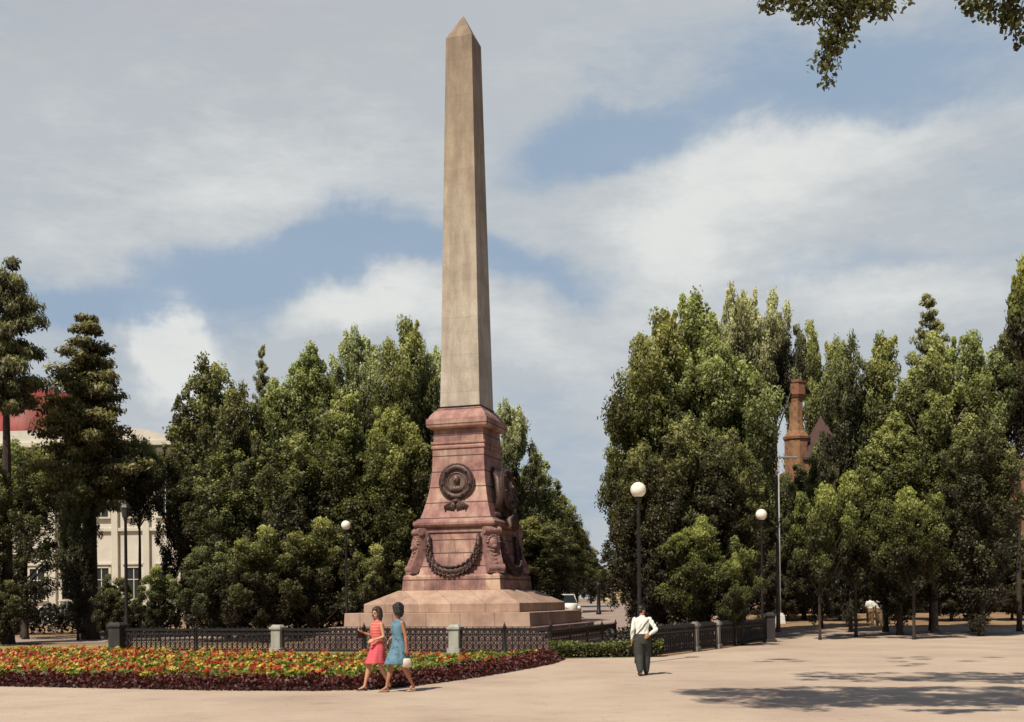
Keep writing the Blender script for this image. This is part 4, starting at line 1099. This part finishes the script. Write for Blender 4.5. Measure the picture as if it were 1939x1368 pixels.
def woman(name, loc_, rz, label, scale, pose, dress_mat_, skin, hairf, shoe, vox=.0075, loose=1.0):
    e = empty(name, loc_, rz, label, 'person'); e.scale = (scale,)*3
    m = MB(); torso(m, {}); 
    m.tube([(0,.005,1.40),(0,-.005,1.47),(0,-.012,1.53)], [.055,.045,.045], 12)
    hc = V(0,-.02,1.60)
    Q = head(m, hc, 1.0, pose.get('turn',0), pose.get('tilt',0))
    for side in (-1,1):
        a = pose['arm'][0 if side<0 else 1]
        arm(m, V(side*.148,0,1.375), V(*a[0]), V(*a[1]), 1, side, a[2], True, a[3] if len(a)>3 else None)
        l = pose['leg'][0 if side<0 else 1]
        leg(m, V(side*.075,0,.88), V(*l[0]), V(*l[1]), V(*l[2]))
    body = finish(m, 'body', skin, e, vox)
    face_bits(e, Q)
    # dress: fitted above, flaring to a hem above the knee, follows the striding thighs
    kl, kr = V(*pose['leg'][0][0]), V(*pose['leg'][1][0])
    my = (kl.y+kr.y)/2; sp = abs(kl.y-kr.y)
    rows = [(0,my*.75,.56,.205,.145+sp*.42),(0,my*.7,.585,.203,.143+sp*.40),(0,my*.55,.68,.195,.140+sp*.26),(0,my*.3,.80,.188,.136+sp*.08),(0,0,.90,.182,.132),(0,0,.98,.165,.12),(0,0,1.06,.142,.112),
            (0,0,1.14,.142,.116),(0,-.01,1.24,.158,.138),(0,-.005,1.32,.160,.130),(0,0,1.385,.158,.098),(0,0,1.425,.12,.078),(0,0,1.437,.095,.07)]
    def fold(i, q):
        return (.055*math.sin(q*7+i*.3)+.03*math.sin(q*13+1.3*i))*max(0,(6-i))/6+.018*math.sin(q*5+i*1.7)+.012*math.sin(q*9-i*2.1)
    rows = [(x, y, z, a*(1+(loose-1)*(1.35-z if z < 1.35 else 0)*1.6), b*(1+(loose-1)*(1.35-z if z < 1.35 else 0)*1.6)) for x, y, z, a, b in rows]
    m = MB(); m.loft(rows, 72, fold=fold, cap=False)
    o = m.build('dress', dress_mat_, e, smooth=True); so = o.modifiers.new('thick','SOLIDIFY'); so.thickness = .006; so.offset = 1
    hairf(e, Q)
    for side in (-1,1):
        l = pose['leg'][0 if side<0 else 1]; an, toe = V(*l[1]), V(*l[2]); d = (toe-an); d.z = 0; d.normalize()
        m = MB(); b = an-d*.035; zs = toe.z-.02
        m.tube([V(b.x,b.y,zs+.012), V(an.x,an.y,zs+.012)+d*.06, V(toe.x,toe.y,zs+.006)+d*.03], [.034,.036,.028], 10, caps=True, flat=.55)
        m.box((b.x,b.y,zs-.005),(.04,.04,.04)); m.build('shoe', shoe, e, smooth=True)
    return e, Q
def hair_bouffant(e, Q):
    m = MB(); m.ball((0,.035,.065), (.105,.118,.112), 18, 12, M=Q); m.ball((0,.06,-.01), (.092,.085,.085), M=Q); m.ball((0,.075,-.07), (.06,.045,.06), M=Q)
    m.ball((0,-.035,.10), (.078,.055,.055), M=Q)
    for sx in (-1,1): m.ball((sx*.075,.02,.0), (.028,.05,.07), M=Q)
    o = m.remesh('hair', M['hair'], e, .008, 2, disp=lambda c, n: c+n*(.006*math.sin(c.x*150+c.z*90)+.004*math.sin(c.z*210)))
def hair_long(e, Q):
    m = MB(); m.ball((0,.03,.05), (.090,.100,.098), 18, 12, M=Q); m.ball((0,-.03,.09), (.070,.05,.045), M=Q)
    for sx in (-1,1): m.tube([Q@V(sx*.078,-.01,.05), Q@V(sx*.088,.0,-.04), Q@V(sx*.075,.015,-.13)], [.03,.036,.022], 10, caps=True)
    m.tube([Q@V(0,.07,.03), Q@V(0,.08,-.07), Q@V(0,.07,-.15)], [.075,.07,.05], 12, caps=True)
    m.remesh('hair', M['hair_brown'], e, .008, 2, disp=lambda c, n: c+n*(.005*math.sin(c.x*170+c.z*60)))

wx, wy = onground(716, 1308)
# heading left and a little towards the viewer: local -y turned by -38 deg from the camera axis... 
pink_pose = dict(turn=R(12), tilt=R(4),
    arm=[((-.20,.03,1.12),(-.24,-.20,1.20),.85,(0,1,.3)), ((.24,.0,1.12),(.12,-.17,1.05),.7,(0,1,0))],
    leg=[((-.085,-.17,.50),(-.085,-.27,.10),(-.085,-.40,.045)), ((.07,.03,.49),(.07,.22,.13),(.07,.13,.035))])
e, Q = woman('person', (wx,wy,0), R(-52), 'woman in a pink striped dress walking arm in arm, left of the two', .965, pink_pose, M['dress_pink'], M['skin'], hair_long, M['shoe'])
m = MB(); m.box((0,0,0),(.03,.19,.14),M=Matrix.Translation((-.275,-.24,1.16))); 
m.tube([(-.275,-.31,1.22),(-.27,-.30,1.30),(-.27,-.24,1.33),(-.27,-.18,1.30),(-.275,-.17,1.22)], .007, 6)
bag = empty('handbag', (wx,wy,0), R(-52), 'small black handbag held up by the woman in pink', 'handbag'); bag.scale = (.965,)*3
m2 = MB(); m2.box((-.275,-.24,1.16),(.045,.19,.14),taper=.85); m2.build('bag_body', M['black'], bag, bevel=.012)
m2 = MB(); m2.tube([(-.275,-.31,1.22),(-.27,-.30,1.29),(-.27,-.24,1.31),(-.27,-.18,1.29),(-.275,-.17,1.22)], .007, 6); m2.build('handle', M['black'], bag, smooth=True)
# sash of the pink dress
wxb, wyb = onground(756, 1311)
blue_pose = dict(turn=R(-75), tilt=R(8),
    arm=[((-.24,.02,1.12),(-.13,-.14,1.03),.6,(0,1,0)), ((.20,.05,1.11),(.215,.06,.86),.8,(-1,0,0))],
    leg=[((-.075,-.15,.50),(-.075,-.24,.10),(-.075,-.37,.045)), ((.085,.06,.49),(.085,.26,.14),(.085,.17,.035))])
e, Q = woman('person', (wxb,wyb,0), R(-58), 'woman in a blue patterned dress with high black hair, nearer right of the two', .99, blue_pose, M['dress_blue'], M['skin2'], hair_bouffant, M['sandal'], loose=1.12)
bag = empty('handbag', (wxb,wyb,0), R(-58), 'round white handbag hanging from the hand of the woman in blue', 'handbag'); bag.scale = (.99,)*3
m = MB(); m.loft([(.215,.06,.50,.03,.06),(.215,.06,.52,.055,.10),(.215,.06,.60,.06,.11),(.215,.06,.66,.04,.085),(.215,.06,.675,.02,.07)], 20); m.build('bag_body', M['white_leather'], bag, smooth=True)
m = MB(); m.tube([(.215,-.02,.66),(.215,.0,.74),(.215,.06,.775),(.215,.12,.74),(.215,.14,.66)], .011, 8); m.build('handle', M['black'], bag, smooth=True)

def man(name, loc_, rz, label, scale, pose, shirt, trousers, hair, skin, vox=.0085, strap=False, group=None, sleeves='long', lowres=False, skirt=None, cat='person'):
    e = empty(name, loc_, rz, label, cat, group); e.scale = (scale,)*3
    m = MB(); lean = pose.get('lean', 0); torso(m, {'lean': lean}, False)
    ny = lean*.5
    m.tube([(0,lean*.43,1.40),(0,ny-.005,1.47),(0,ny-.01,1.53)], [.065,.056,.056], 12)
    hc = V(0, ny-.02+pose.get('hy',0), 1.605+pose.get('hzz',0))
    Q = head(m, hc, 1.05, pose.get('turn',0), pose.get('tilt',0))
    sh = [V(sd*.185, lean*.42, 1.385) for sd in (-1,1)]
    for i, side in enumerate((-1,1)):
        a = pose['arm'][i]; arm(m, sh[i], V(*a[0]), V(*a[1]), 1, side, a[2], False, a[3] if len(a)>3 else None)
        l = pose['leg'][i]; leg(m, V(side*.09,0,.88), V(*l[0]), V(*l[1]), V(*l[2]), False)
    finish(m, 'body', skin, e, vox)
    face_bits(e, Q)
    m = MB(); torso(m, {'lean': lean}, False, .018, .98)
    for i in range(2):
        a = pose['arm'][i]; el, wr = V(*a[0]), V(*a[1])
        limb(m, [sh[i], sh[i].lerp(el,.5), el], [.059,.057,.051])
        if sleeves == 'long': limb(m, [el, el.lerp(wr,.4), el.lerp(wr,.88)], [.053,.048,.038])
    m.tube([(0,lean*.43,1.40),(0,ny,1.475)], [.075,.066], 12)
    m.remesh('shirt', shirt, e, vox*1.2, 2, disp=lambda c, n: c+n*(.004*math.sin(c.z*38+c.x*45+math.sin(c.x*20)*2)+.003*math.sin(c.x*80+c.z*22)))
    m = MB()
    if skirt:
        m.loft([(0,0,.48,.24,.22),(0,0,.7,.21,.18),(0,0,.92,.17,.13),(0,0,1.04,.145,.115)], 24)
    else:
        m.loft([(0,0,.78,.18,.155),(0,0,.88,.195,.155),(0,0,.96,.185,.148),(0,lean*.08,1.03,.172,.138)], 24)
        for i, side in enumerate((-1,1)):
            l = pose['leg'][i]; kn, an = V(*l[0]), V(*l[1])
            limb(m, [V(side*.09,0,.88), V(side*.09,0,.88).lerp(kn,.5), kn, kn.lerp(an,.5), an+V(0,0,.02)], [.128,.128,.115,.098,.072])
    m.remesh('trousers' if not skirt else 'skirt', trousers, e, vox*1.2, 2)
    m = MB(); m.ball((0,.028,.055), (.083,.095,.086), 18, 12, M=Q); m.ball((0,.055,.0), (.076,.06,.07), M=Q); m.ball((0,-.04,.098), (.06,.04,.03), M=Q)
    m.remesh('hair', hair, e, .009, 1)
    for i, side in enumerate((-1,1)):
        l = pose['leg'][i]; an, toe = V(*l[1]), V(*l[2]); d = (toe-an); d.z = 0; d.normalize(); zs = toe.z
        m = MB(); b = an-d*.04
        m.tube([V(b.x,b.y,zs), V(an.x,an.y,zs+.005)+d*.06, V(toe.x,toe.y,zs-.004)+d*.035], [.045,.05,.038], 10, caps=True, flat=.75)
        m.build('shoe', M['shoe'], e, smooth=True)
    if strap:
        m = MB(); pts = []
        for i in range(25):
            q = 2*PI*i/24; x = .17*math.sin(q); z = 1.19-.20*math.sin(q)*1.0
            yy = -.128*math.cos(q)
            pts.append((x, yy+lean*(z-.95), z))
        m.tube(pts, .016, 6, flat=.5); m.build('shoulder_strap', M['black'], e, smooth=True)
    return e
mx_, my_ = onground(1217, 1280)
mpose = dict(lean=-.10, hy=-.03, hzz=-.03, turn=R(-55), tilt=R(18),
    arm=[((.0-.27,.02,1.12),(-.29,-.02,.86),.5), ((.36,.06,1.14),(.17,.10,1.0),.6,(0,-1,0))],
    leg=[((-.10,-.12,.49),(-.10,-.10,.09),(-.11,-.23,.045)), ((.09,.03,.48),(.085,.20,.12),(.095,.09,.05))])
# seen from behind: he faces away from the viewer
man('person', (mx_,my_,0), R(180), 'man walking alone in a white shirt and loose dark trousers with a shoulder strap', .945, 
    dict(mpose, arm=[((-.33,.07,1.13),(-.15,.13,1.0),.6,(0,-1,0)), ((.24,.02,1.12),(.25,-.04,.87),.5)]), M['white_cloth'], M['grey_cloth'], M['hair'], M['skin2'], strap=True)
# distant people
sp = dict(arm=[((-.23,.03,1.12),(-.24,-.06,.88),.4),((.23,.03,1.12),(.24,-.06,.88),.4)], leg=[((-.09,-.10,.48),(-.09,-.16,.09),(-.09,-.29,.045)),((.09,.05,.48),(.09,.20,.11),(.09,.08,.045))])
st = dict(arm=[((-.23,.03,1.12),(-.16,-.14,.98),.4),((.23,.03,1.12),(.24,-.02,.88),.4)], leg=[((-.09,0,.48),(-.1,.0,.09),(-.1,-.13,.045)),((.09,0,.48),(.1,.02,.09),(.11,-.11,.045))])
tan = simple('tan_cloth', (.22,.15,.09), .85); redc = simple('red_cloth', (.40,.05,.05), .85); yel = simple('yellow_cloth', (.62,.42,.08), .85); pale = simple('pale_green_cloth', (.38,.46,.38), .85); pnk = simple('rose_cloth', (.55,.22,.20), .85)
def far(px, py, rz, label, pose, shirt, tr, group, sc=1.0, skirt=None, sl='short'):
    x, y = onground(px, py); return man('person', (x,y,hz(x,y)), rz, label, sc, pose, shirt, tr, M['hair'], M['skin'], vox=.014, group=group, sleeves=sl, skirt=skirt)
g1 = 'people walking under the right trees'; g2 = 'people behind the garden fence'
far(1648, 1189, R(150), 'leftmost of three distant people under the right trees, white top', sp, M['white_cloth'], tan, g1, .97)
far(1665, 1190, R(160), 'middle of three distant people under the right trees, white shirt and tan trousers', st, M['white_cloth'], tan, g1, 1.0)
far(1682, 1187, R(200), 'rightmost of three distant people under the right trees, white shirt', sp, M['white_cloth'], M['grey_cloth'], g1, 1.04, sl='long')
far(1354, 1214, R(20), 'person in white top and rose skirt behind the garden fence', st, M['white_cloth'], pnk, g2, .96, True)
far(1378, 1212, R(170), 'person in a red top behind the garden fence', sp, redc, M['grey_cloth'], g2, 1.0)
far(1397, 1211, R(60), 'person in a pale green top nearest the right globe lamp', sp, pale, tan, g2, .98)

# ------------------------------------------------------------------ CAMERA, SUN, SKY
cam = bpy.data.cameras.new('camera'); co = bpy.data.objects.new('camera', cam); COL.objects.link(co)
cam.sensor_width = 36; cam.lens = 36*F/1939; cam.clip_end = 8000; cam.clip_start = .1
cam.shift_y = (CY-684)/1939; cam.shift_x = -(CX-969.5)/1939
co.matrix_world = Matrix.Translation((0,0,EYE)) @ Matrix.Rotation(PI/2, 4, 'X') @ Matrix.Rotation(-ROLL, 4, 'Z')
S.camera = co
sd = Vector((-.55,-.835,0)).normalized()
sunv = Vector((sd.x*math.cos(EL), sd.y*math.cos(EL), math.sin(EL)))
sl = bpy.data.lights.new('sun', 'SUN'); sl.energy = 5.0; sl.angle = R(.53); sl.color = (1,.90,.74)
so = bpy.data.objects.new('sun', sl); COL.objects.link(so)
so.rotation_euler = sunv.to_track_quat('Z', 'Y').to_euler(); so.location = (-20,-30,40)

W_ = bpy.data.worlds.new('World'); S.world = W_; W_.use_nodes = True
nt = W_.node_tree; N_ = nt.nodes; Lk = nt.links
bg = N_['Background']
def nd(ty, **kw):
    x = N_.new(ty)
    for k, v in kw.items(): setattr(x, k, v)
    return x
def mth(op, a, b=None):
    x = nd('ShaderNodeMath', operation=op)
    for i, v in enumerate((a, b)):
        if v is None: continue
        if isinstance(v, (int, float)): x.inputs[i].default_value = v
        else: Lk.new(v, x.inputs[i])
    return x.outputs[0]
sky = nd('ShaderNodeTexSky', sky_type='NISHITA', sun_disc=False); sky.sun_elevation = EL
sky.sun_rotation = math.atan2(sd.x, sd.y); sky.air_density = 1.0; sky.dust_density = 1.5
tc = nd('ShaderNodeTexCoord')
nz = nd('ShaderNodeTexNoise'); nz.inputs['Scale'].default_value = 4.5; nz.inputs['Detail'].default_value = 6; nz.inputs['Roughness'].default_value = .6
Lk.new(tc.outputs['Generated'], nz.inputs['Vector'])
sub = nd('ShaderNodeVectorMath', operation='SUBTRACT'); sub.inputs[1].default_value = (.5,.5,.5); Lk.new(nz.outputs['Color'], sub.inputs[0])
scl = nd('ShaderNodeVectorMath', operation='SCALE'); scl.inputs['Scale'].default_value = .16; Lk.new(sub.outputs[0], scl.inputs[0])
dd_ = nd('ShaderNodeVectorMath', operation='ADD'); Lk.new(tc.outputs['Generated'], dd_.inputs[0]); Lk.new(scl.outputs[0], dd_.inputs[1])
def blob(px, py, a, b, ang=0, amp=1.0):
    """soft elliptical patch of sky round a direction; a, b in thousandths of a radian (approx.)"""
    u, v = ray(px, py); c = Vector((u,1,v)).normalized()
    r = Vector((1,0,0)); r = (r-c*r.dot(c)).normalized(); up = r.cross(c)
    r2 = r*math.cos(ang)+up*math.sin(ang); u2 = -r*math.sin(ang)+up*math.cos(ang)
    df = nd('ShaderNodeVectorMath', operation='SUBTRACT'); df.inputs[1].default_value = c; Lk.new(dd_.outputs[0], df.inputs[0])
    ds = []
    for ax, w in ((r2, a),(u2, b)):
        dp = nd('ShaderNodeVectorMath', operation='DOT_PRODUCT'); dp.inputs[1].default_value = ax/(w/F); Lk.new(df.outputs[0], dp.inputs[0])
        ds.append(mth('MULTIPLY', dp.outputs['Value'], dp.outputs['Value']))
    return mth('MULTIPLY', mth('EXPONENT', mth('MULTIPLY', mth('ADD', ds[0], ds[1]), -1.0)), amp)
def total(lst):
    s = lst[0]
    for x in lst[1:]: s = mth('ADD', s, x)
    return s
blue = total([blob(530,505,300,55,.02,1.0), blob(150,560,240,45,-.05,1.0), blob(930,480,160,35,.0,.5), blob(430,620,120,60,.2,.55), blob(1130,270,130,50,.25,.9), blob(1420,200,300,70,.12,.8),
              blob(1750,120,260,110,.1,.75), blob(1080,500,200,40,0,.45), blob(1640,500,260,30,0,.4), blob(1060,830,130,160,0,.55), blob(1880,330,120,90,0,.4), blob(230,690,160,60,0,.4), blob(720,500,160,70,0,.35)])
white = total([blob(290,605,42,52,0,1.35), blob(325,680,50,70,0,.7), blob(680,600,190,55,.08,.8), blob(1280,460,110,80,.6,.75), blob(1420,320,260,110,0,.6), blob(1700,560,300,60,0,.5), blob(450,350,330,130,.1,.45),
               blob(1020,640,180,80,0,.45), blob(1750,250,160,50,0,.3), blob(330,680,70,80,0,.5)])
n2s = nd('ShaderNodeTexNoise'); n2s.inputs['Scale'].default_value = 7; n2s.inputs['Detail'].default_value = 8; n2s.inputs['Roughness'].default_value = .65
mpn = nd('ShaderNodeMapping'); mpn.inputs['Scale'].default_value = (.7,1,2.2); Lk.new(tc.outputs['Generated'], mpn.inputs[0]); Lk.new(mpn.outputs[0], n2s.inputs['Vector'])
wob = mth('MULTIPLY', mth('SUBTRACT', n2s.outputs['Fac'], .5), 1.3)
n4 = nd('ShaderNodeTexNoise'); n4.inputs['Scale'].default_value = 13; n4.inputs['Detail'].default_value = 9; n4.inputs['Roughness'].default_value = .68; n4.inputs['Distortion'].default_value = .4; Lk.new(mpn.outputs[0], n4.inputs['Vector'])
bw = mth('ADD', mth('SUBTRACT', blue, mth('MULTIPLY', white, .45)), mth('MULTIPLY', mth('SUBTRACT', n4.outputs['Fac'], .5), 1.1))
bmask = nd('ShaderNodeMapRange', interpolation_type='SMOOTHSTEP'); Lk.new(mth('ADD', bw, wob), bmask.inputs[0]); bmask.inputs[1].default_value = .0; bmask.inputs[2].default_value = 1.0
bmask.inputs[4].default_value = .86
wmask = nd('ShaderNodeMapRange', interpolation_type='SMOOTHSTEP'); Lk.new(mth('ADD', white, wob), wmask.inputs[0]); wmask.inputs[1].default_value = .05; wmask.inputs[2].default_value = .9
def mixc(f, a, b):
    x = nd('ShaderNodeMix', data_type='RGBA')
    for sck, v in ((x.inputs[0], f),(x.inputs[6], a),(x.inputs[7], b)):
        if isinstance(v, tuple): sck.default_value = (*v, 1)
        elif isinstance(v, (int,float)): sck.default_value = v
        else: Lk.new(v, sck)
    return x.outputs[2]
skys = nd('ShaderNodeVectorMath', operation='SCALE'); skys.inputs['Scale'].default_value = 1.0; Lk.new(sky.outputs[0], skys.inputs[0])
# clouds are given in the same (physical) units as the sky and scaled together by the background strength 0.1
n3 = nd('ShaderNodeTexNoise'); n3.inputs['Scale'].default_value = 16; n3.inputs['Detail'].default_value = 8; n3.inputs['Roughness'].default_value = .7; Lk.new(mpn.outputs[0], n3.inputs['Vector'])
wtex = mth('ADD', wmask.outputs[0], mth('MULTIPLY', mth('SUBTRACT', n3.outputs['Fac'], .5), 1.15)); wtex.node.use_clamp = True
cloud = mixc(wtex, (5.0,5.4,5.75), (7.5,7.65,7.5))
lil = blob(330,-20,620,170,0,1.0)
cloud = mixc(mth('MULTIPLY', lil, .4), cloud, (4.3,4.3,4.7))
bluec = mixc(.88, skys.outputs[0], (2.95,4.05,5.5))
fin = mixc(bmask.outputs[0], cloud, bluec)
# unseen sky outside the view: added cloudless and dimmed to cut the ambient fill
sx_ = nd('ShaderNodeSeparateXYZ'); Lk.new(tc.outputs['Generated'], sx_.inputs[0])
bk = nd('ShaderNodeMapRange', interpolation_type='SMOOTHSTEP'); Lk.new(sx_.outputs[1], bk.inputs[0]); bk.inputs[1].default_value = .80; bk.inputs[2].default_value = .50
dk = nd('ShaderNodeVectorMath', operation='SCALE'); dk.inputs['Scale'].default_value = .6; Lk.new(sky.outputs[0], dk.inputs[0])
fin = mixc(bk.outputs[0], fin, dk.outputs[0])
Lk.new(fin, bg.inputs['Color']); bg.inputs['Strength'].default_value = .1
S.view_settings.view_transform = 'Standard'; S.view_settings.look = 'None'; S.view_settings.exposure = 0; S.view_settings.gamma = 1
S.render.engine = 'CYCLES'; S.cycles.max_bounces = 5; S.cycles.transparent_max_bounces = 4
print('objects', len(bpy.data.objects))
